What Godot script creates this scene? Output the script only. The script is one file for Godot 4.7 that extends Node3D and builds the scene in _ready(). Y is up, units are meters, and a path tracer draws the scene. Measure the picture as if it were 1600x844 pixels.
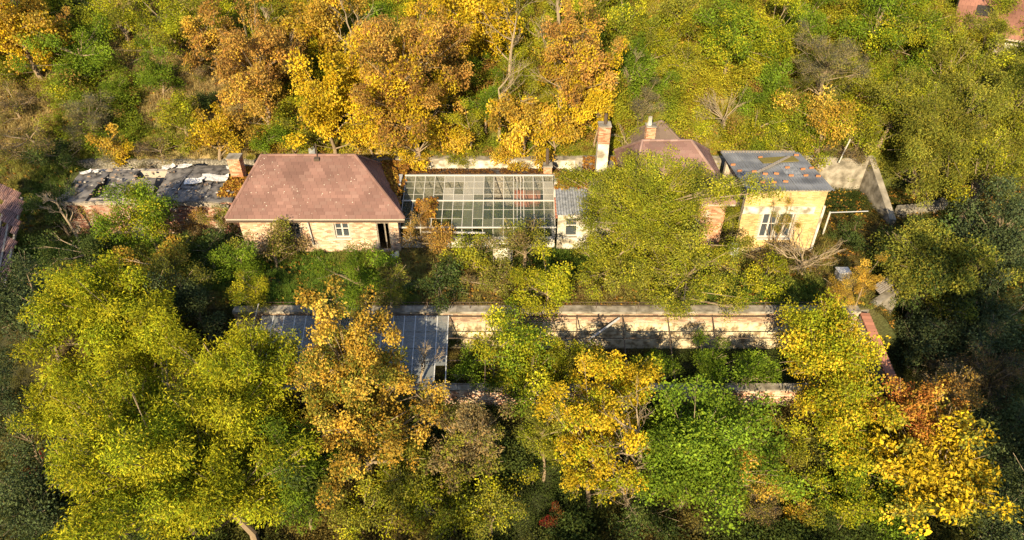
extends Node3D
# An autumn hillside seen from the air: a row of derelict buildings with a glasshouse on a terrace.

const CAM := Vector3(0, 23.2, 32.6)
var rng := RandomNumberGenerator.new()
var used := {}
var M := {}
var CL := {}
var wave := FastNoiseLite.new()
var patchy := FastNoiseLite.new()

# ---------------------------------------------------------------- mesh collector
class MB:
	var v := PackedVector3Array()
	var c := PackedColorArray()
	var col := Color.WHITE
	func tri(a: Vector3, b: Vector3, d: Vector3) -> void:
		v.append(a); v.append(b); v.append(d)
		c.append(col); c.append(col); c.append(col)
	func quad(a: Vector3, b: Vector3, d: Vector3, e: Vector3) -> void:
		tri(a, b, d); tri(a, d, e)
	func hexa(p: Array) -> void:   # p[0..3] lower ring, p[4..7] upper ring
		quad(p[3], p[2], p[1], p[0]); quad(p[4], p[5], p[6], p[7])
		for i in 4:
			var j := (i + 1) % 4
			quad(p[i], p[j], p[4 + j], p[4 + i])
	func box(center: Vector3, size: Vector3, b := Basis()) -> void:
		var h := size * 0.5
		var p := []
		for y in [-h.y, h.y]:
			for q in [[-h.x, -h.z], [h.x, -h.z], [h.x, h.z], [-h.x, h.z]]:
				p.append(center + b * Vector3(q[0], y, q[1]))
		hexa(p)
	func bar(a: Vector3, b: Vector3, w: float, h := -1.0) -> void:
		var d := (b - a)
		var l := d.length()
		if l < 0.001: return
		d /= l
		var up := Vector3.UP if absf(d.y) < 0.95 else Vector3.RIGHT
		var x := up.cross(d).normalized()
		box((a + b) * 0.5, Vector3(w, w if h < 0 else h, l), Basis(x, d.cross(x), d))
	func tube(pts: Array, radii: Array, sides := 6) -> void:
		var rings := []
		for i in pts.size():
			var d: Vector3 = (pts[mini(i + 1, pts.size() - 1)] - pts[maxi(i - 1, 0)]).normalized()
			var up := Vector3.UP if absf(d.y) < 0.9 else Vector3.RIGHT
			var x := up.cross(d).normalized()
			var y := d.cross(x)
			var ring := []
			for k in sides:
				var a := TAU * k / sides
				ring.append(pts[i] + (x * cos(a) + y * sin(a)) * radii[i])
			rings.append(ring)
		for i in pts.size() - 1:
			for k in sides:
				var j := (k + 1) % sides
				quad(rings[i][k], rings[i][j], rings[i + 1][j], rings[i + 1][k])
		for k in range(1, sides - 1):
			tri(rings[0][0], rings[0][k], rings[0][k + 1])
			tri(rings[-1][0], rings[-1][k + 1], rings[-1][k])
	func mesh(shift := Vector3.ZERO) -> ArrayMesh:
		var m := ArrayMesh.new()
		var a := []
		a.resize(Mesh.ARRAY_MAX)
		var w := v
		if shift != Vector3.ZERO:
			w = PackedVector3Array()
			w.resize(v.size())
			for i in v.size(): w[i] = v[i] - shift
		a[Mesh.ARRAY_VERTEX] = w
		a[Mesh.ARRAY_COLOR] = c
		m.add_surface_from_arrays(Mesh.PRIMITIVE_TRIANGLES, a)
		return m

# ---------------------------------------------------------------- naming
func numbered(called: String) -> String:
	if not used.has(called):
		used[called] = 0
		return called
	used[called] += 1
	return "%s_%03d" % [called, used[called]]

func tag(o: Node, label: String, category: String, group := "", kind := "") -> Node:
	if label: o.set_meta("label", label)
	if category: o.set_meta("category", category)
	if group: o.set_meta("group", group)
	if kind: o.set_meta("kind", kind)
	return o

func thing(called: String, label: String, category: String, at := Vector3.ZERO, group := "") -> Node3D:
	var o := Node3D.new()
	o.name = numbered(called)
	add_child(o, true)
	o.position = at
	tag(o, label, category, group)
	return o

func origin_of(n: Node) -> Vector3:
	var p := Vector3.ZERO
	while n != self and n is Node3D:
		p += n.position
		n = n.get_parent()
	return p

func part(called: String, mb: MB, m: Material, parent: Node) -> MeshInstance3D:   # the collector holds world coordinates
	var o := MeshInstance3D.new()
	o.name = called
	o.mesh = mb.mesh(origin_of(parent))
	o.material_override = m
	parent.add_child(o, true)
	return o

func place(called: String, mesh: Mesh, m: Material, parent: Node, xf: Transform3D) -> MeshInstance3D:
	var o := MeshInstance3D.new()
	o.name = called
	o.mesh = mesh
	o.material_override = m
	xf.origin -= origin_of(parent)
	o.transform = xf
	parent.add_child(o, true)
	return o

func solo(called: String, mb: MB, m: Material, label: String, category: String, group := "", kind := "") -> MeshInstance3D:
	var o := part(numbered(called), mb, m, self)
	tag(o, label, category, group, kind)
	return o

func scatter(called: String, mesh: Mesh, m: Material, parent: Node, xs: Array, cs: Array) -> MultiMeshInstance3D:
	var mm := MultiMesh.new()
	mm.transform_format = MultiMesh.TRANSFORM_3D
	mm.use_colors = true
	mm.mesh = mesh
	mm.instance_count = xs.size()
	var sh := origin_of(parent)
	for i in xs.size():
		var t: Transform3D = xs[i]
		t.origin -= sh
		mm.set_instance_transform(i, t)
		mm.set_instance_color(i, cs[i])
	var o := MultiMeshInstance3D.new()
	o.name = called if parent != self else numbered(called)
	o.multimesh = mm
	o.material_override = m
	parent.add_child(o, true)
	o.set_meta("kind", "stuff")
	return o

func box_mesh(size: Vector3) -> ArrayMesh:
	var b := MB.new()
	b.box(Vector3.ZERO, size)
	return b.mesh()

func rr(a: float, b: float) -> float: return rng.randf_range(a, b)
func rdir() -> Vector3:
	while true:
		var p := Vector3(rr(-1, 1), rr(-1, 1), rr(-1, 1))
		if p.length() < 1.0 and p.length() > 0.05: return p.normalized()
	return Vector3.UP

# ---------------------------------------------------------------- materials (colours given as linear values)
func L(r: float, g: float, b: float) -> Color: return Color(r, g, b).linear_to_srgb()

func tinted(called: String, rough := 0.85, spec := 0.3) -> StandardMaterial3D:
	var m := StandardMaterial3D.new()
	m.resource_name = called
	m.vertex_color_use_as_albedo = true
	m.roughness = rough
	m.metallic_specular = spec
	M[called] = m
	return m

func noisy(called: String, a: Color, b: Color, freq: float, rough: float, scale: float, relief := 0.0, tint := false, mid = null) -> StandardMaterial3D:
	var m := StandardMaterial3D.new()
	m.resource_name = called
	var n := FastNoiseLite.new()
	n.seed = called.hash() % 1000
	n.frequency = freq
	n.fractal_octaves = 5
	var t := NoiseTexture2D.new()
	t.width = 512; t.height = 512
	t.seamless = true
	t.noise = n
	var g := Gradient.new()
	g.set_color(0, a.linear_to_srgb()); g.set_color(1, b.linear_to_srgb())
	g.set_offset(0, 0.22); g.set_offset(1, 0.78)
	if mid != null: g.add_point(0.5, (mid as Color).linear_to_srgb())
	t.color_ramp = g
	m.albedo_texture = t
	m.uv1_triplanar = true
	m.uv1_world_triplanar = true
	m.uv1_scale = Vector3.ONE * scale
	m.roughness = rough
	m.metallic_specular = 0.3
	m.vertex_color_use_as_albedo = tint
	if relief > 0.0:
		var h := NoiseTexture2D.new()
		h.width = 512; h.height = 512
		h.seamless = true
		h.noise = n
		m.heightmap_enabled = true
		m.heightmap_texture = h
		m.heightmap_scale = relief
	M[called] = m
	return m

func glass(called: String, c: Color, alpha: float, rough := 0.12) -> void:
	var m := StandardMaterial3D.new()
	m.resource_name = called
	m.albedo_color = Color(c.linear_to_srgb(), alpha)
	m.transparency = BaseMaterial3D.TRANSPARENCY_ALPHA
	m.roughness = rough
	m.metallic_specular = 0.32
	M[called] = m

func materials() -> void:
	var lf := tinted("leaf", 0.68, 0.16)
	lf.backlight_enabled = true
	lf.backlight = Color(0.86, 0.86, 0.72)
	tinted("brick", 0.9, 0.2)
	tinted("shingle", 0.85, 0.3)
	tinted("paint", 0.6, 0.4)
	noisy("bark", Color(0.30, 0.25, 0.19), Color(0.62, 0.54, 0.42), 0.05, 0.9, 1.4, 1.0, true)
	noisy("soil", Color(0.55, 0.5, 0.45), Color(1.0, 1.0, 0.95), 0.03, 0.95, 0.35, 6.0, true, Color(0.75, 0.78, 0.65))
	noisy("mortar", Color(0.30, 0.25, 0.20), Color(0.46, 0.40, 0.33), 0.04, 0.95, 0.8, 0.6)
	noisy("plaster_white", Color(0.22, 0.19, 0.14), Color(0.60, 0.57, 0.50), 0.012, 0.85, 0.18, 0.6, false, Color(0.48, 0.45, 0.38))
	noisy("plaster_cream", Color(0.23, 0.17, 0.10), Color(0.62, 0.53, 0.37), 0.016, 0.9, 0.22, 0.8, true, Color(0.52, 0.43, 0.29))
	noisy("concrete", Color(0.13, 0.115, 0.09), Color(0.33, 0.30, 0.25), 0.012, 0.95, 0.2, 1.2, true, Color(0.23, 0.205, 0.165))
	noisy("stone", Color(0.10, 0.09, 0.07), Color(0.30, 0.275, 0.23), 0.03, 0.95, 0.4, 1.5, true)
	noisy("felt", Color(0.04, 0.037, 0.036), Color(0.18, 0.165, 0.15), 0.012, 0.8, 0.25, 1.0, true, Color(0.12, 0.112, 0.106))
	noisy("felt_pale", Color(0.35, 0.34, 0.32), Color(0.75, 0.73, 0.70), 0.03, 0.7, 0.6, 0.6)
	noisy("wood_grey", Color(0.16, 0.13, 0.10), Color(0.38, 0.34, 0.28), 0.03, 0.9, 0.7, 0.6, true)
	noisy("rust", Color(0.05, 0.036, 0.026), Color(0.13, 0.095, 0.07), 0.05, 0.9, 1.2, 0.4)
	noisy("white_metal", Color(0.32, 0.30, 0.26), Color(0.66, 0.64, 0.60), 0.04, 0.55, 1.5)
	noisy("sheet_blue", Color(0.10, 0.108, 0.122), Color(0.27, 0.278, 0.29), 0.008, 0.6, 0.15, 0.0, true, Color(0.185, 0.194, 0.21))
	noisy("sheet_grey", Color(0.14, 0.15, 0.165), Color(0.34, 0.35, 0.36), 0.015, 0.7, 0.4, 0.3, true)
	noisy("moss", Color(0.10, 0.09, 0.02), Color(0.26, 0.20, 0.05), 0.05, 0.95, 1.0, 1.0)
	noisy("bar_grey", Color(0.28, 0.27, 0.24), Color(0.55, 0.53, 0.48), 0.04, 0.7, 0.9)
	noisy("red_clay", Color(0.20, 0.07, 0.045), Color(0.38, 0.17, 0.11), 0.05, 0.95, 1.0, 0.5)
	noisy("moss_dark", Color(0.03, 0.045, 0.015), Color(0.10, 0.10, 0.04), 0.04, 0.95, 0.8, 1.0)
	noisy("steel_grey", Color(0.26, 0.27, 0.28), Color(0.48, 0.49, 0.50), 0.03, 0.5, 1.0)
	noisy("dark_room", Color(0.02, 0.018, 0.015), Color(0.05, 0.045, 0.04), 0.03, 0.95, 0.5)
	glass("glass_clear", Color(0.12, 0.15, 0.10), 0.09, 0.2)
	glass("glass_dirty", Color(0.20, 0.21, 0.14), 0.19, 0.22)
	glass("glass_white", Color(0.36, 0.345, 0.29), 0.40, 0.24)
	glass("glass_blue", Color(0.22, 0.235, 0.24), 0.36, 0.15)
	glass("glass_window", Color(0.10, 0.12, 0.14), 0.35, 0.05)

# ---------------------------------------------------------------- terrain
func pw(z: float, p: Array) -> float:
	if z <= p[0][0]: return p[0][1]
	for i in p.size() - 1:
		if z <= p[i + 1][0]:
			return lerpf(p[i][1], p[i + 1][1], (z - p[i][0]) / (p[i + 1][0] - p[i][0]))
	return p[-1][1]
const PL := [[-90, 47.7], [-7.2, 2.2], [-4, 0.3], [5, -1.4], [9.3, -3.8], [80, -42.7]]
const PM := [[-90, 47.7], [-7.2, 2.2], [-7.1, 0], [5.1, 0], [5.2, -2.6], [9.0, -2.6], [9.1, -2.75], [80, -42.0]]
const PN := [[-90, 47.7], [-7.2, 2.2], [-7.1, 0], [5.2, -0.2], [9.3, -3.3], [80, -42.0]]
const PR := [[-90, 43], [-7.2, 1.6], [-5.0, 0], [-2, -1.2], [5, -4.6], [10, -7], [80, -44]]
func ground(x: float, z: float) -> float:
	var m := lerpf(pw(z, PM), pw(z, PN), smoothstep(-14.5, -17.0, x))
	m = lerpf(m, pw(z, PL), smoothstep(-24.0, -29.0, x))
	var s := 18.6 + 9.0 * smoothstep(1.5, -3.0, z)
	return lerpf(m, pw(z, PR), smoothstep(s, s + 5.0, x))
func soft(x: float, z: float) -> float:   # no bumps next to the built terraces
	var a := smoothstep(-7.3, -9.0, z) + smoothstep(9.5, 11.0, z)
	return clampf(a + 0.12, 0.0, 1.0)
func gy(x: float, z: float) -> float:
	return ground(x, z) + wave.get_noise_2d(x, z) * 0.5 * soft(x, z)

func ground_tint(x: float, z: float) -> Color:
	var n := wave.get_noise_2d(x * 2.3 + 50, z * 2.3) * 0.5 + 0.5
	var k := patchy.get_noise_2d(x, z) * 0.5 + 0.5
	var c: Color
	if z < -7.15:
		c = Color(0.15, 0.16, 0.035).lerp(Color(0.34, 0.25, 0.12), smoothstep(0.42, 0.62, k + (0.1 if x < -18 else -0.15)))
	elif z < 5.15:
		c = Color(0.055, 0.075, 0.022).lerp(Color(0.12, 0.09, 0.045), smoothstep(0.45, 0.7, k))
	else:
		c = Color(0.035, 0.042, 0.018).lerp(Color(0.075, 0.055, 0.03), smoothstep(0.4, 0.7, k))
	return c * (0.75 + 0.5 * n)

func terrain() -> void:
	var xs := []
	var x := -80.0
	while x <= 80.01:
		xs.append(x)
		x += 0.5 if absf(x) < 44.0 else 2.0
	var zs := []
	var z := -80.0
	while z < 70.0:
		zs.append(z)
		z += 2.0 if z < -34.0 or z >= 34.0 else 0.5
	for e in [-7.2, -7.1, 5.1, 5.2, 9.0, 9.1]: zs.append(e)
	zs.sort()
	var m := ArrayMesh.new()
	var v := PackedVector3Array()
	var c := PackedColorArray()
	var idx := PackedInt32Array()
	for zz in zs:
		for xx in xs:
			v.append(Vector3(xx, gy(xx, zz), zz))
			c.append(ground_tint(xx, zz))
	var w := xs.size()
	for j in zs.size() - 1:
		for i in w - 1:
			var a := j * w + i
			idx.append_array([a, a + 1, a + w, a + 1, a + w + 1, a + w])
	var st := []
	st.resize(Mesh.ARRAY_MAX)
	st[Mesh.ARRAY_VERTEX] = v
	st[Mesh.ARRAY_COLOR] = c
	st[Mesh.ARRAY_INDEX] = idx
	m.add_surface_from_arrays(Mesh.PRIMITIVE_TRIANGLES, st)
	var o := MeshInstance3D.new()
	o.name = "hillside_terrain"
	o.mesh = m
	o.material_override = M.soil
	add_child(o, true)
	tag(o, "autumn hillside ground of soil and dry grass stepped into two terraces", "ground", "", "structure")

# ---------------------------------------------------------------- leaf clumps
func clump(n: int, length: float, width: float, radius: float, droop: float, seed_: int, twigs := 3) -> ArrayMesh:
	rng.seed = seed_
	var mb := MB.new()
	for i in n:
		var p := rdir() * radius * pow(rng.randf(), 0.45)
		p.y *= 0.8
		var d := (rdir() + p.normalized() * 0.7 + Vector3(0, -droop, 0)).normalized()
		var nr := (rdir() * 0.9 + Vector3.UP * 0.75 + p.normalized() * 0.3).normalized()
		var side := d.cross(nr).normalized()
		nr = side.cross(d)
		var l := length * rr(0.7, 1.25)
		var w := width * rr(0.75, 1.2) * 0.5
		var b := rr(0.45, 1.5)
		var h := rr(-0.2, 0.2)
		mb.col = Color(b * (1.0 + h), b * (1.0 - 0.25 * absf(h)), b * (1.0 - h))
		var mid := p + d * l * 0.45
		var lift := nr * w * rr(0.1, 0.7)
		var a := p
		var t := p + d * l - nr * l * rr(0.0, 0.3)
		mb.tri(a, mid - side * w + lift, t)
		mb.tri(a, t, mid + side * w + lift)
	mb.col = Color(0.35, 0.38, 1.2)
	for i in twigs:
		var e := rdir() * radius
		var s := rdir() * 0.012
		mb.tri(Vector3.ZERO - s, e, Vector3.ZERO + s)
	return mb.mesh()

func tuft(n: int, h: float, spread: float, seed_: int) -> ArrayMesh:
	rng.seed = seed_
	var mb := MB.new()
	for i in n:
		var a := rr(0, TAU)
		var p := Vector3(cos(a), 0, sin(a)) * spread * rng.randf()
		var lean := Vector3(rr(-1, 1), 0, rr(-1, 1)) * h * 0.7
		var l := h * rr(0.5, 1.2)
		var s := Vector3(rr(-1, 1), 0, rr(-1, 1)).normalized() * 0.022
		var b := rr(0.6, 1.3)
		mb.col = Color(b, b * rr(0.92, 1.05), b)
		var q := p + Vector3.UP * l * 0.6 + lean * 0.35
		mb.quad(p - s, p + s, q + s * 0.7, q - s * 0.7)
		mb.tri(q - s * 0.7, q + s * 0.7, p + Vector3.UP * l * 0.85 + lean)
	return mb.mesh()

# ---------------------------------------------------------------- plants
# leaf kind, clump scale, density, lobes, palette (two or more), palette share of the crown's foot, limbs seen, bark tint
const YEL := [Color(0.64, 0.45, 0.025), Color(0.68, 0.5, 0.045), Color(0.54, 0.4, 0.022)]
const GLD := [Color(0.58, 0.39, 0.055), Color(0.63, 0.45, 0.08), Color(0.46, 0.27, 0.04)]
const LIM := [Color(0.38, 0.38, 0.02), Color(0.49, 0.44, 0.03), Color(0.25, 0.3, 0.02)]
const GRN := [Color(0.18, 0.27, 0.022), Color(0.23, 0.31, 0.026), Color(0.13, 0.2, 0.02)]
const DRK := [Color(0.085, 0.125, 0.03), Color(0.11, 0.14, 0.035), Color(0.07, 0.1, 0.03)]
const RUS := [Color(0.47, 0.27, 0.065), Color(0.37, 0.2, 0.06), Color(0.55, 0.37, 0.075)]
const BRN := [Color(0.26, 0.19, 0.08), Color(0.22, 0.17, 0.07), Color(0.3, 0.22, 0.09)]
const OLV := [Color(0.255, 0.26, 0.036), Color(0.33, 0.305, 0.045), Color(0.185, 0.2, 0.03)]
const GRY := [Color(0.250, 0.225, 0.094), Color(0.300, 0.263, 0.112), Color(0.213, 0.194, 0.075)]
const SHD := [Color(0.1, 0.135, 0.05), Color(0.125, 0.155, 0.062), Color(0.085, 0.11, 0.05)]  # leaf colours made darker and bluer to stand for shade on the trees
const RED := [Color(0.48, 0.22, 0.045), Color(0.54, 0.37, 0.055), Color(0.44, 0.14, 0.045)]
const LOC := [Color(0.39, 0.395, 0.02), Color(0.52, 0.47, 0.03), Color(0.235, 0.3, 0.02)]
const APL := [Color(0.32, 0.33, 0.024), Color(0.43, 0.4, 0.034), Color(0.21, 0.25, 0.022)]
const CRM := [Color(0.35, 0.03, 0.03), Color(0.22, 0.03, 0.03), Color(0.12, 0.11, 0.02)]
const SPECIES := {
	"golden_maple": ["broad", 1.0, 1.0, 9, GLD, YEL, "golden_maple"], "lemon_maple": ["broad", 1.0, 1.0, 9, YEL, YEL, "lemon_maple"], "russet_maple": ["broad", 0.9, 0.8, 5, RUS, RUS, "russet_maple"],
	"rust_maple": ["broad", 0.85, 0.55, 12, RUS, GLD, "rust_maple"], "big_orange_maple": ["broad", 0.85, 0.65, 20, RUS, YEL, "orange_maple"], "tall_rust_maple": ["broad", 0.85, 0.75, 14, RUS, YEL, "rust_topped_maple"],
	"green_bush": ["small", 1.0, 1.0, 7, GRN, GRN, "green_bush"], "lime_bush": ["small", 1.0, 0.85, 8, LIM, OLV, "yellow_green_bush"], "dark_bush": ["small", 1.0, 0.9, 6, DRK, DRK, "dark_bush"],
	"grey_bush": ["fine", 0.9, 0.8, 9, GRY, GRY, "grey_bush"], "brown_bush": ["fine", 1.0, 0.8, 9, BRN, OLV, "brown_brush"], "golden_shrub": ["broad", 0.85, 0.9, 8, YEL, GLD, "golden_shrub"],
	"olive_tree": ["small", 1.0, 0.9, 10, OLV, LIM, "olive_tree"], "green_tree": ["small", 1.1, 0.95, 10, GRN, LIM, "green_tree"], "gold_green_tree": ["small", 1.1, 0.9, 10, LIM, GRN, "gold_green_tree"],
	"thin_grey_tree": ["fine", 0.9, 0.5, 12, GRY, OLV, "grey_tree"], "gold_bush": ["small", 1.1, 0.9, 9, GLD, LIM, "gold_bush"], "wide_olive_tree": ["locust", 0.9, 0.9, 22, OLV, OLV, "wide_olive_tree"],
	"orange_shrub": ["broad", 0.8, 0.8, 8, GLD, OLV, "orange_shrub"], "olive_thin_bush": ["small", 0.9, 0.5, 8, OLV, BRN, "olive_bush"], "fresh_tree": ["locust", 0.7, 1.0, 9, GRN, GRN, "fresh_green_tree"],
	"bramble": ["small", 0.9, 0.6, 6, RUS, BRN, "bramble_bush"], "lime_tree": ["small", 1.1, 0.8, 11, LIM, LIM, "lime_green_tree"], "apple_tree": ["small", 0.85, 0.7, 26, APL, OLV, "apple_tree"],
	"apple_bush": ["small", 0.85, 0.75, 14, APL, OLV, "apple_bush"], "reed_bush": ["locust", 0.6, 0.6, 8, GLD, BRN, "reed_bush"], "golden_sapling": ["broad", 0.6, 0.9, 6, GLD, GLD, "golden_sapling"],
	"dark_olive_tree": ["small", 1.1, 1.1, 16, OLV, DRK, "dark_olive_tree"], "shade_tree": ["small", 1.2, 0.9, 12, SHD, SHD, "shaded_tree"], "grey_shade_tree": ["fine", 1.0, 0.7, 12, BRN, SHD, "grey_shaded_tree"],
	"locust_tree": ["locust", 1.0, 1.1, 14, LOC, LIM, "locust_tree"], "giant_locust": ["locust", 1.0, 1.1, 30, LOC, LIM, "giant_locust_tree"], "green_locust": ["locust", 1.0, 1.0, 10, GRN, DRK, "green_locust_tree"],
	"larch_tree": ["fine", 1.1, 1.0, 10, OLV, OLV, "larch_tree"], "golden_poplar": ["broad", 0.75, 0.8, 16, GLD, OLV, "golden_poplar"], "golden_poplar_low": ["broad", 0.75, 0.75, 16, GLD, OLV, "amber_tree"],
	"thin_brown_tree": ["broad", 0.7, 0.5, 12, BRN, OLV, "brown_gold_tree"], "yellow_beech": ["broad", 0.75, 0.85, 13, YEL, LIM, "yellow_beech"], "fresh_tree_big": ["small", 1.2, 1.15, 18, GRN, GRN, "broad_green_tree"],
	"elm_tree": ["small", 1.1, 0.85, 16, LIM, YEL, "elm_tree"], "fire_maple": ["broad", 0.75, 0.95, 10, RED, GLD, "red_maple"], "fire_maple_dull": ["broad", 0.7, 0.75, 10, RUS, BRN, "russet_tree"],
	"golden_walnut": ["large", 1.0, 0.75, 15, YEL, OLV, "golden_walnut"], "red_sumac": ["broad", 0.6, 0.8, 6, CRM, DRK, "red_sumac"],
}

func plant(row: Array) -> void:
	var sp: Array = SPECIES[row[0]]
	var x: float = row[1]
	var z: float = row[2]
	var hc: float = row[3]
	var rh: float = row[4]
	var rv: float = row[5]
	rng.seed = str(row[6]).hash()
	var base := Vector3(x, gy(x, z), z)
	var zone := "plants on the slope behind the buildings" if z < -7.1 else ("plants on the terrace" if z < 5.45 else "plants below the terrace wall")
	var o := thing(sp[6], row[6], row[7], base, zone)
	var mid := base + Vector3.UP * hc
	var tree: bool = hc > 2.3
	var tr: float = clampf(rh * 0.055, 0.03, 0.2)
	var wood := MB.new()
	wood.col = Color(0.55, 0.48, 0.4)
	# trunk
	var top := mid + Vector3(rr(-0.2, 0.2) * rh, rv * 0.35, rr(-0.2, 0.2) * rh)
	var foot := base + Vector3(rr(-0.1, 0.1) * rh, -0.3, rr(-0.1, 0.1) * rh)
	var pts := [foot]
	for i in range(1, 5):
		pts.append(foot.lerp(top, i / 5.0) + Vector3(rr(-1, 1), 0, rr(-1, 1)) * hc * 0.04)
	pts.append(top)
	wood.tube(pts, [tr * 1.35, tr * 1.05, tr * 0.9, tr * 0.75, tr * 0.6, tr * 0.35], 7)
	part("trunk" if tree else "stem", wood, M.bark, o)
	# lobes: boughs of the crown, each with clumps of leaves on its shell
	var n: int = sp[3]
	n = maxi(6, int(n * 1.9 * clampf(rh * rv / 6.0, 0.45, 1.3)))
	var boughs := MB.new()
	boughs.col = Color(0.62, 0.56, 0.47)
	var xs := []
	var cs := []
	var clump_r: float = 0.5 * sp[1] * clampf(rh / 1.7, 0.62, 1.0)
	var cscale: float = sp[1] * clampf(rh / 1.7, 0.62, 1.0)
	var lob := []
	var skirt: float = maxf(rv, hc * 0.98) if z < -7.1 else rv
	var off := rdir() * 40.0
	var warp := func(d: Vector3) -> float: return 1.0 + 1.1 * wave.get_noise_3d(d.x * 7.0 + off.x, d.y * 7.0 + off.y, d.z * 7.0 + off.z)
	for i in n:
		var k := (i + 0.5) / n
		var yv := 1.0 - 1.85 * k
		var ang := i * 2.39996 + rr(-0.5, 0.5)
		var rad := sqrt(maxf(0.0, 1.0 - yv * yv))
		var q := Vector3(cos(ang) * rad, yv, sin(ang) * rad)
		q *= rr(0.3, 0.88) * warp.call(q)
		var lr := rr(0.24, 0.46) * pow(8.0 / n, 0.26) * minf(rh, rv * 1.3)
		lob.append([mid + Vector3(q.x * rh, q.y * (skirt if q.y < 0.0 else rv), q.z * rh), lr])
	for i in int(n * 0.7):
		var q := rdir()
		q.y = absf(q.y) * 1.1 if rng.randf() < 0.75 else q.y
		q *= rr(0.8, 1.04) * warp.call(q)
		lob.append([mid + Vector3(q.x * rh, q.y * rv, q.z * rh), rr(0.10, 0.2) * minf(rh, rv * 1.3)])
	lob.append([mid, minf(rh, rv) * 0.5])
	for lb in lob:
		var ctr: Vector3 = lb[0]
		var lr: float = lb[1]
		var out := (ctr - mid).normalized()
		var tk := clampf(lr / (0.4 * minf(rh, rv)), 0.3, 1.0)
		var s: Vector3 = pts[clampi(int((ctr.y - base.y) / maxf(hc, 0.1) * 3.0), 1, 4)]
		var e := ctr + (ctr - mid) * 0.05
		boughs.tube([s, s.lerp(e, 0.5) + rdir() * lr * 0.15, e], [tr * 0.5 * tk, tr * 0.3 * tk, tr * 0.08 * tk], 5)
		for t in (5 if tk > 0.5 else 2):
			var f := ctr + (rdir() + out * 0.6) * lr * rr(0.7, 1.2)
			boughs.tube([s.lerp(e, rr(0.5, 0.95)), f], [tr * 0.12 * tk, 0.009], 3)
		var cnt := int(sp[2] * 3.5 * pow(lr / clump_r, 2.0)) + 3
		var shade_l := rr(0.72, 1.22)
		var pal_shift := rr(-0.25, 0.25)
		for j in cnt:
			var d := rdir()
			if d.y < -0.3 and rng.randf() < 0.5: d.y = -d.y
			var p := ctr + d * lr * pow(rng.randf(), 0.36) * Vector3(1.0, 0.72, 1.0)
			p += out * lr * 0.45 * maxf(0.0, d.dot(out)) * rr(0.0, 1.6)
			var hgt := clampf((p.y - (mid.y - rv)) / (2.0 * rv), 0.0, 1.0)
			var low: bool = rng.randf() > hgt + pal_shift + 0.15
			if rng.randf() < 0.16: low = not low
			var pal: Array = sp[5] if low else sp[4]
			var c: Color = pal[rng.randi() % pal.size()]
			c = c.lerp(pal[0], 0.3) * shade_l * rr(0.7, 1.3)
			var b := Basis(rdir(), rr(0, 0.5)) * Basis(Vector3.UP, rr(0, TAU))
			xs.append(Transform3D(b.scaled(Vector3(rr(0.7, 1.2), rr(0.7, 1.4), rr(0.7, 1.2)) * cscale * rr(0.8, 1.15)), p))
			cs.append(c)
	part("branches", boughs, M.bark, o).set_meta("kind", "stuff")
	scatter("crown", CL[sp[0]], M.leaf, o, xs, cs)

func grow(mb: MB, p: Vector3, d: Vector3, l: float, r: float, depth: int, spread: float) -> void:
	var q := p + d * l * 0.5 + rdir() * l * 0.08
	var e := p + d * l + rdir() * l * 0.1
	mb.tube([p, q, e], [r, r * 0.8, r * 0.55], 5 if depth > 2 else 3)
	if depth <= 0: return
	var n := 3 if depth > 1 else 4
	for i in n:
		var f: float = [1.0, 0.95, 0.55, 0.35][i]
		var s: Vector3 = p.lerp(e, f) if f > 0.9 else (q if f > 0.5 else p.lerp(q, 0.8))
		var nd := (d + rdir() * spread + Vector3.UP * 0.12).normalized()
		grow(mb, s if f < 0.9 else e, nd, l * rr(0.52, 0.82), maxf(0.008, r * (0.55 if f > 0.9 else 0.4)), depth - 1, spread)

func bare(row: Array) -> void:
	rng.seed = str(row[6]).hash()
	var p := Vector3(row[1], gy(row[1], row[2]), row[2])
	var o := thing(row[0], row[6], "dead tree" if row[0] == "bare_tree" else "bare bush", p, "leafless trees and bushes")
	var d := Vector3(row[3], row[4], rr(-0.3, 0.3))
	var r: float = row[5]
	var l := d.length()
	d = d.normalized()
	var tint := Color(0.62, 0.57, 0.49)
	var t := MB.new()
	t.col = tint
	var fork := p + d * l * 0.42 + Vector3(rr(-1, 1), 0, rr(-1, 1)) * l * 0.03
	var high := p + d * l * 0.8 + Vector3(rr(-1, 1), 0, rr(-1, 1)) * l * 0.05
	if row[0] == "bare_tree":
		t.tube([p - Vector3.UP * 0.2, p.lerp(fork, 0.5) + rdir() * l * 0.02, fork, fork.lerp(high, 0.5) + rdir() * l * 0.03, high], [r, r * 0.8, r * 0.7, r * 0.5, r * 0.3], 7)
		part("trunk", t, M.bark, o)
		for i in 6:
			var mb := MB.new()
			mb.col = tint
			var s := fork.lerp(high, i / 5.0)
			var sd := (d * 0.9 + rdir() * 0.75).normalized()
			grow(mb, s, sd, l * rr(0.16, 0.27) * (0.6 if r < 0.11 else 1.0), r * rr(0.25, 0.42), 3, 0.6)
			part("branch", mb, M.bark, o)
	else:
		var low: bool = row[0] == "dead_brush"
		t.tube([p - Vector3.UP * 0.2, p + d * l * 0.25, p + d * l * 0.4], [r, r * 0.8, r * 0.6], 7)
		part("stem", t, M.bark, o)
		for i in 9:
			var mb := MB.new()
			mb.col = tint
			var sd := (d * (0.5 if low else 1.0) + rdir() * 0.9)
			sd.y = absf(sd.y)
			grow(mb, p + d * l * rr(0.2, 0.4), sd.normalized(), l * rr(0.3, 0.4), r * 0.35, 3, 0.5)
			part("branch", mb, M.bark, o)

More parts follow.
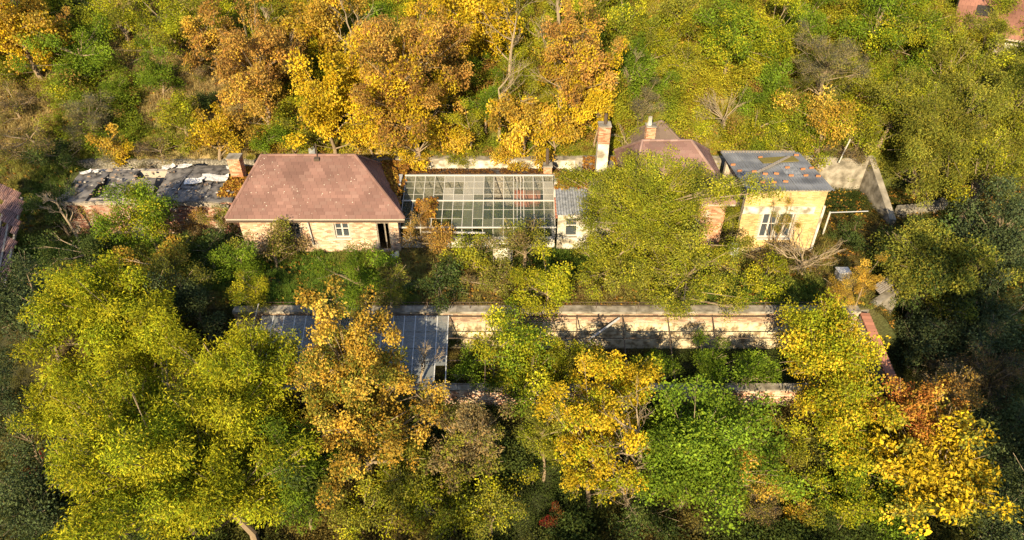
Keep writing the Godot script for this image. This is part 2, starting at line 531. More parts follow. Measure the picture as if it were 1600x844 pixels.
const PLANTS := [
	["golden_maple", -32.63, -13.01, 3.39, 2.79, 3.06, "golden orange maple filling the top left corner of the hillside", "tree"],
	["russet_maple", -30.64, -14.02, 2.39, 0.87, 0.87, "small rust orange maple beside the golden corner maple", "tree"],
	["green_bush", -29.28, -12.78, 1.58, 2.25, 1.96, "bright green round bush below the golden corner maple", "shrub"],
	["lime_bush", -26.88, -15.56, 2.19, 2.42, 1.41, "yellow green shrub at the top edge right of the golden corner maple", "shrub"],
	["dark_bush", -30.71, -16.71, 1.39, 1.17, 1.07, "dark green bush in shade between golden maple and yellow green shrub", "shrub"],
	["lime_bush", -23.22, -14.64, 2.20, 2.71, 1.85, "wide yellow green thicket at the top edge above the dry grass", "shrub"],
	["green_bush", -23.45, -11.54, 1.59, 1.45, 1.73, "bright green leafy bush standing alone in the dry grass patch", "shrub"],
	["green_bush", -26.16, -10.68, 0.98, 0.85, 0.95, "small green bush left of the dry grass patch", "shrub"],
	["grey_bush", -26.96, -7.99, 1.78, 1.88, 2.16, "grey olive willowy shrub above the ruined shed", "shrub"],
	["golden_maple", -25.34, -7.16, 1.47, 0.91, 1.29, "small bright yellow maple sapling just behind the ruined shed", "sapling"],
	["lime_bush", -21.28, -8.35, 1.60, 1.57, 1.66, "yellow green bush on the slope left of the rust brown maple", "shrub"],
	["dark_bush", -20.45, -10.30, 0.99, 0.76, 0.86, "small dark bush in the dry grass beside the rust brown maple", "shrub"],
	["brown_bush", -30.73, -7.36, 1.09, 2.71, 1.52, "low brown and olive thicket on the left edge of the slope", "shrub"],
	["brown_bush", -32.97, -10.18, 0.80, 1.70, 1.21, "dry brown brush below the golden corner maple", "shrub"],
	["dark_bush", -28.86, -6.46, 1.00, 1.39, 1.09, "dark green bush behind the left end of the ruined shed", "shrub"],
	["brown_bush", -22.81, -7.20, 0.61, 1.49, 0.86, "dry brown brush behind the collapsed felt roof", "shrub"],
	["rust_maple", -16.13, -8.87, 4.00, 2.89, 3.78, "thin rust brown maple with dry leaves left of the pink roof ridge", "tree"],
	["golden_shrub", -18.79, -7.20, 1.70, 1.95, 1.35, "yellow shrub behind the brick chimney of the ruined shed", "shrub"],
	["green_bush", -15.96, -7.32, 1.00, 1.07, 0.65, "green bush peeping over the left end of the pink roof", "shrub"],
	["golden_maple", -12.49, -13.15, 3.40, 1.95, 2.68, "tall yellow maple at the top edge above the pink roof", "tree"],
	["lemon_maple", -11.29, -7.20, 3.60, 2.14, 2.51, "lemon yellow maple directly behind the pink roof", "tree"],
	["lime_bush", -20.07, -14.50, 1.80, 2.02, 2.02, "olive green shrub at the top between dry grass and rust brown maple", "shrub"],
	["green_bush", -9.26, -15.39, 1.99, 1.77, 1.57, "green shrub at the top edge behind the largest orange maple", "shrub"],
	["big_orange_maple", -6.27, -7.18, 4.88, 3.45, 4.79, "largest orange brown maple behind the glass greenhouse", "tree"],
	["lemon_maple", -2.74, -12.92, 3.59, 3.03, 2.56, "bright lemon yellow maple at the top edge beside the forked bare trunk", "tree"],
	["green_bush", -2.77, -11.45, 1.58, 1.11, 1.30, "green bush under the lemon yellow maple", "shrub"],
	["lime_bush", -2.66, -7.61, 1.59, 1.23, 1.91, "yellow green bush round the dead branching trunk", "shrub"],
	["golden_maple", 0.88, -7.20, 2.67, 1.76, 2.05, "golden maple with hanging leaves behind the right end of the greenhouse", "tree"],
	["tall_rust_maple", 4.28, -8.44, 4.49, 2.22, 3.81, "rust topped maple with yellow lower leaves behind the tall chimney", "tree"],
	["lemon_maple", 5.44, -7.96, 2.99, 1.21, 1.21, "small lemon yellow maple just above the tall chimney", "tree"],
	["lime_bush", 1.84, -14.33, 1.60, 1.49, 1.97, "olive yellow shrub between the two bare trunks", "shrub"],
	["lime_bush", 8.16, -15.10, 1.80, 2.03, 1.73, "yellow green shrub at the top edge right of the rust topped maple", "shrub"],
	["green_bush", 7.88, -11.69, 1.80, 1.70, 1.99, "leafy green bush right of the rust topped maple", "shrub"],
	["olive_tree", 11.33, -14.80, 2.49, 2.00, 1.72, "yellow olive tree at the top edge above the right house", "tree"],
	["grey_bush", 8.63, -9.79, 1.19, 1.43, 1.13, "grey green bush beside the tall chimney", "shrub"],
	["lime_bush", 11.23, -11.93, 1.49, 1.46, 2.02, "yellow green bush uphill of the pointed rear roof", "shrub"],
	["green_tree", 14.56, -13.21, 2.58, 2.40, 2.68, "fresh green tree on the slope uphill of the fallen grey branches", "tree"],
	["gold_green_tree", 17.25, -12.71, 2.60, 1.87, 2.61, "green tree with yellow tinged top on the upper slope", "tree"],
	["green_bush", 17.19, -11.07, 1.59, 1.61, 1.42, "dense green bush below the yellow tinged green tree", "shrub"],
	["lime_bush", 16.06, -8.51, 0.89, 1.92, 1.06, "low yellow green brush behind the corrugated roof", "shrub"],
	["lime_bush", 12.09, -8.39, 0.80, 1.42, 0.78, "low green brush on the bank right of the pointed rear roof", "shrub"],
	["thin_grey_tree", 20.26, -10.22, 3.58, 2.29, 2.57, "thin grey twigged tree with few leaves uphill of the yellow bush", "tree"],
	["gold_bush", 19.77, -7.78, 1.99, 2.20, 1.71, "yellow leaved bush above the concrete retaining wall", "shrub"],
	["green_tree", 24.80, -13.94, 2.59, 2.67, 2.49, "dark fresh green tree at the top edge left of the red tiled house", "tree"],
	["olive_tree", 27.83, -13.00, 2.99, 2.21, 2.02, "olive tree in front of the red tiled house", "tree"],
	["brown_bush", 21.29, -7.20, 0.61, 1.41, 0.77, "brown green brush hanging over the concrete retaining wall", "shrub"],
	["wide_olive_tree", 26.90, -6.40, 4.60, 3.96, 3.22, "wide olive yellow tree with drooping boughs over the stone wall", "tree"],
	["olive_tree", 29.98, -6.13, 5.19, 2.41, 3.70, "tall olive tree cut by the right edge below the red tiled house", "tree"],
	["olive_tree", 23.98, -8.00, 3.58, 2.08, 1.62, "olive tree left of the pale concrete slab", "tree"],
	["olive_tree", 31.18, -9.99, 4.59, 2.03, 1.31, "small olive tree below the eave of the red tiled house", "tree"],
	["golden_shrub", -6.03, -7.16, 0.90, 1.41, 0.78, "yellow shrub hanging over the left part of the whitewashed wall", "shrub"],
	["golden_shrub", -0.42, -7.16, 0.90, 1.25, 0.80, "yellow shrub hanging over the right part of the whitewashed wall", "shrub"],
	["lime_bush", -3.33, -7.17, 0.73, 0.83, 0.61, "small yellow green shrub on top of the whitewashed wall between two yellow ones", "shrub"],
	["lime_bush", -13.83, -12.35, 1.19, 1.47, 1.57, "olive yellow bush between rust brown maple and tall yellow maple", "shrub"],
	["green_bush", -14.57, -10.68, 0.98, 1.11, 1.11, "green bush under the grey bare tree beside the rust brown maple", "shrub"],
	["green_bush", -14.30, -7.60, 1.28, 1.40, 1.19, "green shrub just above the left half of the pink roof ridge", "shrub"],
	["golden_shrub", -9.08, -7.40, 1.49, 1.47, 1.47, "golden shrub above the right end of the pink roof ridge", "shrub"],
	["lemon_maple", -9.97, -10.36, 2.60, 1.25, 2.26, "slim lemon yellow maple between the tall yellow one and the largest orange one", "tree"],
	["golden_shrub", -3.89, -7.21, 1.25, 1.47, 1.27, "golden shrub at the right foot of the largest orange maple", "shrub"],
	["lime_bush", -6.52, -16.79, 1.58, 1.80, 1.10, "olive shrub at the top edge between two yellow maples", "shrub"],
	["lime_bush", 0.26, -12.02, 1.40, 1.29, 1.87, "yellow green bush beside the forked bare trunk", "shrub"],
	["lime_bush", 2.61, -9.79, 1.19, 1.09, 1.49, "olive yellow bush between golden maple and rust topped maple", "shrub"],
	["lime_bush", 5.61, -16.49, 1.48, 1.80, 1.30, "yellow green bush at the top edge beside the straight bare trunk", "shrub"],
	["gold_bush", 12.24, -15.57, 1.40, 1.34, 1.53, "yellow tinged bush at the top edge left of the fresh green tree", "shrub"],
	["lime_bush", 9.71, -13.82, 1.40, 1.40, 1.69, "olive yellow thicket uphill of the grey green bush", "shrub"],
	["green_bush", 9.85, -11.15, 0.98, 1.11, 1.11, "green thicket uphill of the white chimney pot", "shrub"],
	["green_bush", 20.58, -15.86, 1.59, 1.69, 1.60, "green thicket at the top edge left of the dark fresh green tree", "shrub"],
	["green_bush", 16.49, -10.23, 1.20, 1.52, 1.02, "green bush right of the fallen grey branches", "shrub"],
	["lime_bush", 18.14, -7.43, 0.88, 1.48, 0.85, "yellow green brush just behind the right end of the corrugated roof", "shrub"],
	["lime_bush", 22.77, -9.84, 1.80, 1.67, 1.67, "olive yellow bush between the grey twigged tree and the olive trees", "shrub"],
	["olive_tree", 22.27, -7.19, 2.27, 1.78, 1.59, "olive tree just right of the yellow leaved bush", "tree"],
	["green_bush", 26.51, -11.81, 1.60, 1.62, 1.04, "green bush below the olive tree before the red tiled house", "shrub"],
	["olive_tree", 29.69, -9.79, 2.99, 1.90, 1.53, "olive tree just right of the pale concrete slab", "tree"],
	["olive_tree", 27.53, -2.96, 4.00, 2.25, 1.61, "drooping olive tree at the lower right of the wide olive yellow one", "tree"],
	["brown_bush", -21.33, -12.66, 0.90, 1.30, 1.33, "straw brown brush in the middle of the dry grass patch", "shrub"],
	["lime_bush", -29.04, -10.78, 0.89, 1.54, 0.95, "olive yellow brush below the bright green round bush", "shrub"],
	["rust_maple", -20.12, -13.21, 2.58, 1.71, 1.90, "thin rust twigged tree at the top edge left of the rust brown maple", "tree"],
	["golden_maple", -15.20, -12.95, 2.38, 1.54, 2.19, "thin golden maple between the rust brown maple and the tall yellow one", "tree"],
	["lime_bush", -13.12, -7.70, 1.50, 1.48, 1.48, "yellow green bush above the centre of the pink roof ridge", "shrub"],
	["green_bush", -1.57, -8.94, 1.79, 1.33, 2.00, "green bush behind the dead branching trunk", "shrub"],
	["golden_maple", 2.63, -7.23, 1.99, 1.46, 1.65, "golden small maple just left of the tall chimney", "tree"],
	["lime_bush", 0.93, -10.98, 1.58, 1.19, 1.67, "olive green bush right of the forked bare trunk", "shrub"],
	["olive_tree", 28.52, -10.94, 2.99, 1.83, 1.18, "olive tree crossing in front of the red tiled roof", "tree"],
	["olive_tree", 32.49, -13.70, 3.59, 1.12, 1.12, "small olive tree rising before the middle of the red tiled roof", "tree"],
	["green_tree", -20.62, 0.34, 2.89, 1.71, 2.34, "green sapling tree in front of the ruined shed", "tree"],
	["bramble", -19.10, -1.56, 0.90, 1.15, 0.94, "rust red bramble against the brick front of the ruined shed", "shrub"],
	["olive_thin_bush", -25.00, -2.22, 1.09, 1.16, 1.16, "brown twigged bush against the left end of the ruined shed front", "shrub"],
	["dark_bush", -17.49, 1.02, 0.90, 1.45, 0.91, "dark green bush between the orange shrub and the pink roofed house", "shrub"],
	["olive_thin_bush", -17.16, -1.28, 1.40, 0.83, 1.02, "thin olive bush at the corner between shed and pink roof", "shrub"],
	["orange_shrub", -18.71, 3.13, 1.59, 1.92, 1.31, "orange yellow shrub below the ruined shed", "shrub"],
	["dark_bush", -26.86, -1.72, 1.59, 1.21, 2.14, "tall dark green thicket between broken tiles and ruined shed", "shrub"],
	["dark_bush", -23.76, 1.33, 0.99, 2.52, 1.39, "dark shaded bush below the left end of the ruined shed", "shrub"],
	["olive_thin_bush", -13.45, 1.43, 1.49, 1.78, 1.36, "thin brown twigged bush before the left wall of the pink roofed house", "shrub"],
	["green_bush", -14.53, 3.26, 1.39, 1.37, 1.47, "fresh green bush at the left corner of the pink roofed house", "shrub"],
	["lime_bush", -13.47, 5.11, 0.94, 1.00, 1.20, "yellow green bush above the left end of the blue glass frames", "shrub"],
	["fresh_tree", -7.76, 5.09, 2.35, 1.88, 1.23, "bright green small tree in front of the small house window", "tree"],
	["olive_thin_bush", -6.33, 5.10, 1.24, 1.12, 1.52, "olive bush right of the bright green small tree", "shrub"],
	["dark_bush", -9.35, 5.10, 0.51, 1.53, 0.84, "dark green bush on the terrace edge below the bright green small tree", "shrub"],
	["bramble", -4.75, 0.02, 0.70, 1.71, 0.94, "red brown bramble bush at the foot of the greenhouse", "shrub"],
	["bramble", -5.41, -0.80, 1.39, 0.82, 1.69, "orange leaved climber in front of the greenhouse panes", "climber"],
	["lime_bush", -2.33, 1.73, 0.70, 1.65, 0.91, "yellow green bramble left of the white panel", "shrub"],
	["dark_bush", -3.80, 3.50, 0.50, 1.80, 0.88, "low dark green nettle patch in the middle of the terrace", "shrub"],
	["olive_thin_bush", 0.78, 1.43, 1.79, 1.63, 1.83, "thin bushy sapling growing against the right end of the greenhouse", "shrub"],
	["olive_thin_bush", -1.02, 4.01, 0.89, 1.56, 0.86, "tangled grey twigged bush beside the white panel", "shrub"],
	["lime_tree", 1.92, 5.12, 1.65, 1.52, 2.33, "yellow green young tree rising over the terrace edge", "tree"],
	["apple_tree", 7.49, 1.67, 3.90, 4.22, 2.94, "large spreading apple tree hiding the front of the right house", "tree"],
	["apple_bush", 12.25, -0.58, 2.19, 1.10, 1.76, "leafy bush filling the gap between the spreading apple tree and the yellow brick wall", "shrub"],
	["apple_bush", 5.43, 3.53, 1.59, 2.44, 1.34, "left lower apple bush under the spreading tree", "shrub"],
	["apple_bush", 8.84, 4.48, 1.59, 2.79, 1.54, "broad apple thicket below the spreading tree on the terrace edge", "shrub"],
	["brown_bush", 14.63, 1.45, 0.50, 2.02, 0.88, "dry brown weeds at the foot of the yellow brick wall", "shrub"],
	["lime_bush", 13.31, 3.88, 0.79, 1.57, 0.86, "low yellow green bush on the terrace edge right of the apple thicket", "shrub"],
	["reed_bush", 17.01, 4.96, 1.00, 1.00, 1.00, "yellow and red stemmed bush at the right end of the terrace wall", "shrub"],
	["golden_sapling", 18.04, 5.10, 1.74, 0.59, 1.83, "slender yellow sapling beside the white box", "sapling"],
	["dark_bush", 19.99, -0.60, 0.40, 1.36, 0.76, "dark grass thicket in the shade right of the yellow brick building", "shrub"],
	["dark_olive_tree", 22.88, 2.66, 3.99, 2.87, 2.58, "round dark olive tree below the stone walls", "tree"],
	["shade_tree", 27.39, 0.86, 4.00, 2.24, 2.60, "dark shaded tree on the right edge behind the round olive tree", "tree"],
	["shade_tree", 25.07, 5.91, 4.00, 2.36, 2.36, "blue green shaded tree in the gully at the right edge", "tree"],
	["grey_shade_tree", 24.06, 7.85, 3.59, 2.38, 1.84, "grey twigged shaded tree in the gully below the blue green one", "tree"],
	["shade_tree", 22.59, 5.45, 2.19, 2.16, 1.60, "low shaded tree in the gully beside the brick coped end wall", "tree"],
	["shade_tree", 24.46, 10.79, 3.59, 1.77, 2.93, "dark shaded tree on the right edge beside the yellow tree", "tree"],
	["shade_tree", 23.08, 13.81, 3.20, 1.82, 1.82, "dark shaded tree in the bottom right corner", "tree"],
	["green_bush", -2.25, 8.12, 1.19, 1.29, 0.71, "dark green bush growing inside the empty frame beside the last blue panes", "shrub"],
	["lime_bush", 2.55, 8.06, 1.80, 1.15, 1.02, "yellow green bush inside the empty frame before the left part of the cream wall", "shrub"],
	["green_bush", 7.70, 8.22, 1.29, 0.96, 0.53, "green weeds inside the empty frame just right of the round bright yellow tree", "shrub"],
	["dark_bush", -3.82, 5.19, 0.28, 1.04, 0.57, "small green weeds on the cream wall beside the last blue panes", "shrub"],
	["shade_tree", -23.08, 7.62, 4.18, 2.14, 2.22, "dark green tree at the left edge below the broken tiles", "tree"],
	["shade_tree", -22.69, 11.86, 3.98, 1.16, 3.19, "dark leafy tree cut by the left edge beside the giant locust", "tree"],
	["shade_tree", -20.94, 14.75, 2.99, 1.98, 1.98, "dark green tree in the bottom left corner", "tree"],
	["locust_tree", -18.40, 8.72, 4.98, 2.74, 2.74, "yellow green locust tree left of the blue glass frames", "tree"],
	["larch_tree", -17.73, 6.68, 3.58, 1.62, 1.62, "olive green feathery tree behind the yellow green locust", "tree"],
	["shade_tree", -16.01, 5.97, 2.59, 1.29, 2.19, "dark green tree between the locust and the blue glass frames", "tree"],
	["locust_tree", -11.87, 11.95, 5.98, 2.27, 1.85, "bright green locust tree nearest the blue glass frames", "tree"],
	["giant_locust", -14.60, 14.82, 6.48, 3.91, 2.15, "giant yellow green locust tree dominating the bottom left", "tree"],
	["locust_tree", -12.01, 15.24, 5.59, 2.91, 2.26, "lower green yellow locust tree overlapping the giant one", "tree"],
	["locust_tree", -20.10, 11.76, 4.59, 1.49, 0.98, "small locust tree sticking out left of the giant one", "tree"],
	["green_locust", -9.16, 14.42, 3.80, 1.61, 3.43, "shaded green locust tree right of the giant one at the bottom", "tree"],
	["golden_poplar", -7.01, 10.95, 4.99, 2.52, 2.94, "orange gold tree in front of the blue glass frames", "tree"],
	["golden_poplar_low", -6.40, 12.65, 3.98, 3.18, 1.75, "wide amber tree below the orange gold one", "tree"],
	["thin_brown_tree", -2.13, 13.11, 3.58, 1.77, 2.79, "thin brown gold tree in the shade at the bottom centre", "tree"],
	["olive_tree", -4.56, 14.02, 2.78, 1.71, 2.16, "olive green tree in shade below the amber tree", "tree"],
	["gold_green_tree", 0.25, 7.99, 2.60, 1.70, 1.93, "yellow green tree standing in the empty frames of the lower terrace", "tree"],
	["gold_green_tree", 0.47, 9.20, 1.59, 1.94, 1.07, "low olive bush tree before the low brick wall", "tree"],
	["yellow_beech", 5.00, 10.91, 4.19, 1.74, 1.86, "round bright yellow tree in front of the cream wall", "tree"],
	["yellow_beech", 3.47, 13.56, 4.40, 1.84, 3.60, "tall yellow and amber tree at the bottom centre", "tree"],
	["olive_tree", 1.45, 12.54, 3.00, 1.16, 3.20, "olive green tree in shade left of the yellow and amber tree", "tree"],
	["fresh_tree_big", 7.76, 13.57, 4.19, 2.57, 2.83, "broad fresh green tree with dead branches over its left side", "tree"],
	["fresh_tree", 9.69, 8.45, 2.09, 1.45, 0.80, "fresh green bush growing before the cream wall", "shrub"],
	["green_bush", 11.59, 8.92, 1.99, 1.37, 0.75, "tangled green bush above the low brick wall", "shrub"],
	["elm_tree", 14.40, 9.50, 4.19, 2.44, 2.13, "big yellow green tree over the right end of the cream wall", "tree"],
	["elm_tree", 14.99, 11.61, 3.58, 1.92, 1.92, "yellow green tree directly below the big one at the right end", "tree"],
	["gold_green_tree", 15.39, 13.07, 2.59, 1.63, 1.86, "mixed green and yellow tree beside the red orange tree", "tree"],
	["orange_shrub", 10.39, 13.04, 2.18, 1.35, 1.20, "orange leaved small tree right of the fresh green tree", "tree"],
	["lime_bush", 13.22, 11.79, 1.18, 1.40, 1.68, "yellow green bush on the dry slope below the low brick wall", "shrub"],
	["fire_maple", 17.75, 11.98, 3.99, 1.84, 1.63, "red orange maple at the right above the golden tree", "tree"],
	["fire_maple_dull", 19.48, 11.82, 3.79, 1.57, 1.67, "dull red brown maple half in shade beside the red orange one", "tree"],
	["golden_walnut", 18.03, 14.74, 4.19, 2.63, 1.93, "golden yellow tree with large leaves at the bottom right", "tree"],
	["green_bush", 17.04, 14.70, 1.60, 2.02, 1.11, "green bush at the bottom edge under the golden yellow tree", "shrub"],
	["golden_maple", 13.15, 14.28, 0.99, 0.41, 0.48, "small orange bush alone in shade at the bottom edge", "shrub"],
	["fresh_tree", 14.01, 14.09, 1.00, 0.77, 0.42, "small green bush right of the lone orange bush", "shrub"],
	["red_sumac", -17.24, 8.52, 3.00, 0.56, 0.45, "small crimson shrub between the upper locust trees", "shrub"],
	["lime_bush", 12.88, 13.17, 0.88, 1.50, 0.82, "yellow green weeds at the right of the orange leaved small tree", "shrub"],
	["olive_tree", -2.87, 14.70, 1.99, 1.72, 0.95, "olive green bush at the bottom edge below the thin brown gold tree", "shrub"],
	["gold_green_tree", 15.33, 14.36, 1.79, 1.33, 0.88, "yellow speckled bush at the bottom edge below the mixed tree", "shrub"],
	["red_sumac", -21.13, 12.79, 1.79, 1.01, 1.52, "crimson leaved shrub beside the giant locust", "shrub"],
	["red_sumac", 1.81, 14.59, 1.18, 0.64, 0.35, "small crimson shrub at the bottom centre", "shrub"],
	["olive_tree", -1.14, 14.67, 2.18, 1.72, 0.94, "olive bush at the bottom edge left of the crimson shrub", "shrub"],
	["dark_bush", 6.16, 14.41, 0.99, 2.05, 1.13, "dark green bush at the bottom edge under the fresh green tree", "shrub"],
	["brown_bush", 11.22, 14.16, 0.88, 1.48, 0.81, "dry brown weeds at the bottom edge left of the orange bush", "shrub"],
	["olive_tree", -6.84, 14.79, 2.19, 1.71, 0.94, "shaded olive tree at the bottom edge beside the green locust", "tree"],
	["shade_tree", -14.00, 26.00, 7.50, 3.50, 4.50, "tall woodland tree below the bottom edge of the view, westernmost of its row", "tree"],  # this and the woodland rows below: unseen trees added for their shade
	["shade_tree", -6.00, 25.50, 9.50, 3.50, 5.00, "tallest woodland tree below the bottom edge of the view", "tree"],
	["shade_tree", 1.50, 26.00, 8.50, 3.50, 5.00, "tall woodland tree below the bottom edge of the view, near its centre", "tree"],
	["shade_tree", 9.00, 26.00, 7.00, 3.50, 4.50, "woodland tree below the bottom edge of the view, right of its centre", "tree"],
	["shade_tree", 16.00, 25.00, 7.50, 3.50, 4.50, "woodland tree below the bottom edge of the view, towards the right corner", "tree"],
	["shade_tree", 22.00, 21.00, 17.00, 4.50, 7.00, "tall woodland tree standing just out of view at the right, nearest the slope", "tree"],  # unseen, added to throw shade over the right side
	["shade_tree", 35.00, 15.00, 14.00, 4.50, 7.00, "tall woodland tree out of view beyond the right edge gully", "tree"],  # unseen, added to darken the gully with its shadow
	["shade_tree", -34.00, 16.00, 14.00, 4.50, 7.00, "tall woodland tree standing farther out of view at the left", "tree"],  # unseen, added to throw shade over the left side
]
const BARE := [
	["bare_tree", -0.17, -11.33, 0.17, 6.31, 0.15, "tall pale forked bare trunk beside the lemon yellow maple"],
	["bare_tree", 3.32, -15.85, -0.04, 4.14, 0.17, "straight grey bare trunk at the top edge"],
	["bare_tree", 4.23, -11.80, -2.37, 4.04, 0.13, "thin leaning bare sapling right of the forked bare trunk"],
	["bare_tree", -0.76, -7.98, -0.41, 5.05, 0.13, "dead branching grey trunk behind the greenhouse"],
	["bare_tree", 3.29, -8.41, -0.28, 4.44, 0.12, "bare pale trunk inside the rust topped maple"],
	["bare_tree", -14.42, -10.39, 0.36, 4.05, 0.14, "grey bare tree between rust brown maple and lemon maple"],
	["bare_tree", -17.19, -15.39, 0.08, 2.43, 0.12, "pale bare trunk at the top of the slope above the rust brown maple"],
	["bare_tree", -10.99, -11.71, 0.46, 5.53, 0.14, "thin bare trunk left of the largest orange maple"],
	["bare_tree", 7.60, -11.24, 0.36, 2.65, 0.12, "small bare forked tree right of the tall chimney"],
	["bare_tree", 17.07, -17.47, -0.68, 2.21, 0.14, "grey bare trunk at the top edge in the green trees"],
	["bare_shrub", 16.24, 2.40, -0.58, 2.67, 0.16, "pale stemmed bare bush before the right corner of the yellow brick wall"],
	["dead_brush", 14.24, -9.18, -1.08, 2.46, 0.12, "fallen grey dead branches on the bank behind the right house"],
	["bare_tree", 20.40, -11.24, -0.21, 3.92, 0.16, "grey leafless tree uphill of the yellow leaved bush"],
	["bare_tree", -4.77, 8.97, 0.57, 3.93, 0.09, "bare twiggy sapling right of the orange gold tree"],
	["bare_tree", 6.15, 13.60, -0.88, 6.95, 0.13, "dead grey branches poking out left of the fresh green tree"],
	["bare_tree", 5.59, 13.73, -1.06, 3.38, 0.12, "dead twigs hanging below the yellow and amber tree"],
	["bare_tree", 19.66, 11.44, -1.31, 3.28, 0.14, "pale bare stems under the red orange maple"],
	["bare_tree", 7.01, -7.13, 0.52, 3.25, 0.12, "dark leafless bush at the left end of the right house roof"],
	["bare_tree", -25.63, -0.75, -0.21, 3.82, 0.1, "thin dead leaning stem beside the ruined shed"],
	["bare_tree", 28.06, -9.18, 0.39, 3.31, 0.16, "bare grey boughs on top of the wide olive yellow tree"],
]
const FOOTPRINTS := [[-27.4, -16.0, -6.2, -1.4], [-16.0, -5.8, -6.4, 0.3], [-8.2, 2.8, -7.2, 0.1], [2.4, 13.0, -7.2, 0.2], [12.6, 17.7, -5.2, 0.3]]

func in_frame(x: float, y: float, z: float) -> bool:
	var d := Vector3(x, y, z) - CAM
	var f := -d.y * 0.602 - d.z * 0.799
	if f < 5.0: return false
	return absf(d.x) / f < 0.82 and absf(d.y * 0.799 - d.z * 0.602) / f < 0.47

func undergrowth() -> void:
	rng.seed = 77
	var sets := {}
	for i in 95000:
		var x := rr(-44, 44)
		var z := rr(-26, 24)
		var y := gy(x, z)
		if not in_frame(x, y, z): continue
		var bad := false
		for f in FOOTPRINTS:
			if x > f[0] and x < f[1] and z > f[2] and z < f[3]: bad = true
		if z > 4.9 and z < 5.7 and x > -15.0 and x < 18.6: bad = true
		if z > 8.7 and z < 9.5 and x > -5.5 and x < 15.5: bad = true
		if bad: continue
		var k := patchy.get_noise_2d(x, z) * 0.5 + 0.5
		var g := wave.get_noise_2d(x * 3.0, z * 3.0 + 40) * 0.5 + 0.5
		var which := ""
		var heap := 0.0
		var c := Color.WHITE
		var s := rr(0.5, 1.0)
		if z < -7.1:
			var dry := k + (0.1 if x < -18 else -0.2)
			if x > -30 and x < -19 and z > -15 and z < -9: dry += 0.12
			if dry > 0.55 + rr(-0.08, 0.08):
				which = "dry_grass"; c = Color(0.46, 0.35, 0.17).lerp(Color(0.34, 0.29, 0.09), g) * rr(0.75, 1.2)
			elif g < 0.5 and rng.randf() < 0.5:
				which = "green_grass"; c = Color(0.22, 0.25, 0.035).lerp(Color(0.34, 0.31, 0.06), g) * rr(0.7, 1.2)
			else:
				which = "hillside_undergrowth"; c = Color(0.20, 0.26, 0.024).lerp(Color(0.42, 0.38, 0.03), smoothstep(0.3, 0.7, k)) * rr(0.7, 1.25)
				if rng.randf() < 0.12: c = Color(0.3, 0.2, 0.05)
				if x > -17.0 and x < 5.5 and z > -16.0 and rng.randf() < 0.38:
					c = [Color(0.52, 0.37, 0.035), Color(0.44, 0.28, 0.05), Color(0.36, 0.2, 0.06)][rng.randi() % 3] * rr(0.6, 1.2)
				s *= 0.8 + 0.9 * smoothstep(0.35, 0.8, g)
				heap = 2.5 * smoothstep(0.40, 0.72, g)
		elif z < 5.15 and not (x > 19.0):
			if rng.randf() < 0.5:
				which = "terrace_grass"; c = Color(0.13, 0.22, 0.03).lerp(Color(0.26, 0.24, 0.06), smoothstep(0.4, 0.7, k)) * rr(0.7, 1.2)
			else:
				if g < 0.4: continue
				which = "terrace_weeds"; c = Color(0.15, 0.20, 0.03).lerp(Color(0.27, 0.19, 0.07), smoothstep(0.45, 0.65, k)) * rr(0.7, 1.2)
				s *= 0.7
		else:
			if rng.randf() < 0.3: continue
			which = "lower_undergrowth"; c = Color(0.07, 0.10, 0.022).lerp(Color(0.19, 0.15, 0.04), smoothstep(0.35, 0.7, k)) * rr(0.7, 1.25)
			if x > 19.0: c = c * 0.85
			s *= 0.75 if z < 9.2 else 1.0 + 0.7 * smoothstep(0.35, 0.8, g)
			heap = 0.0 if z < 9.2 else 1.7 * smoothstep(0.42, 0.75, g)
		if not sets.has(which): sets[which] = [[], []]
		var b := Basis(Vector3.UP, rr(0, TAU)).scaled(Vector3.ONE * s)
		sets[which][0].append(Transform3D(b, Vector3(x, y + (0.0 if which.ends_with("grass") else 0.25 * s + heap * rng.randf()), z)))
		sets[which][1].append(c)
	var fx := []
	var fc := []
	for i in 26000:
		var x := rr(-40, 40)
		var z := rr(-24, 5.0)
		if z > -7.4 and (x > -28 and x < 18) and z < 0.6: continue
		var y := gy(x, z)
		if not in_frame(x, y, z): continue
		fx.append(Transform3D(Basis(rdir(), rr(0, 0.8)).scaled(Vector3.ONE * rr(0.7, 1.4)), Vector3(x, y + rr(0.03, 0.3), z)))
		fc.append((LITTER[rng.randi() % 4] as Color) * rr(0.7, 1.4))
	var fo := scatter("fallen_leaves", CL.litter, M.leaf, self, fx, fc)
	tag(fo, "fallen autumn leaves strewn over the slope and the terrace", "leaf litter", "", "stuff")
	var lab := {"dry_grass": "tall dry straw coloured grass on the open slope", "green_grass": "green and yellow grass growing on the slope", "hillside_undergrowth": "low mixed yellow green undergrowth covering the slope behind the buildings",
		"terrace_grass": "green grass growing on the terrace before the buildings", "terrace_weeds": "low weeds and brambles on the terrace", "lower_undergrowth": "dark undergrowth below the terrace wall"}
	for w in sets:
		var o := scatter(w, CL.tuft if w.ends_with("grass") else CL.weed, M.leaf, self, sets[w][0], sets[w][1])
		tag(o, lab[w], "grass" if w.ends_with("grass") else "undergrowth", "", "stuff")

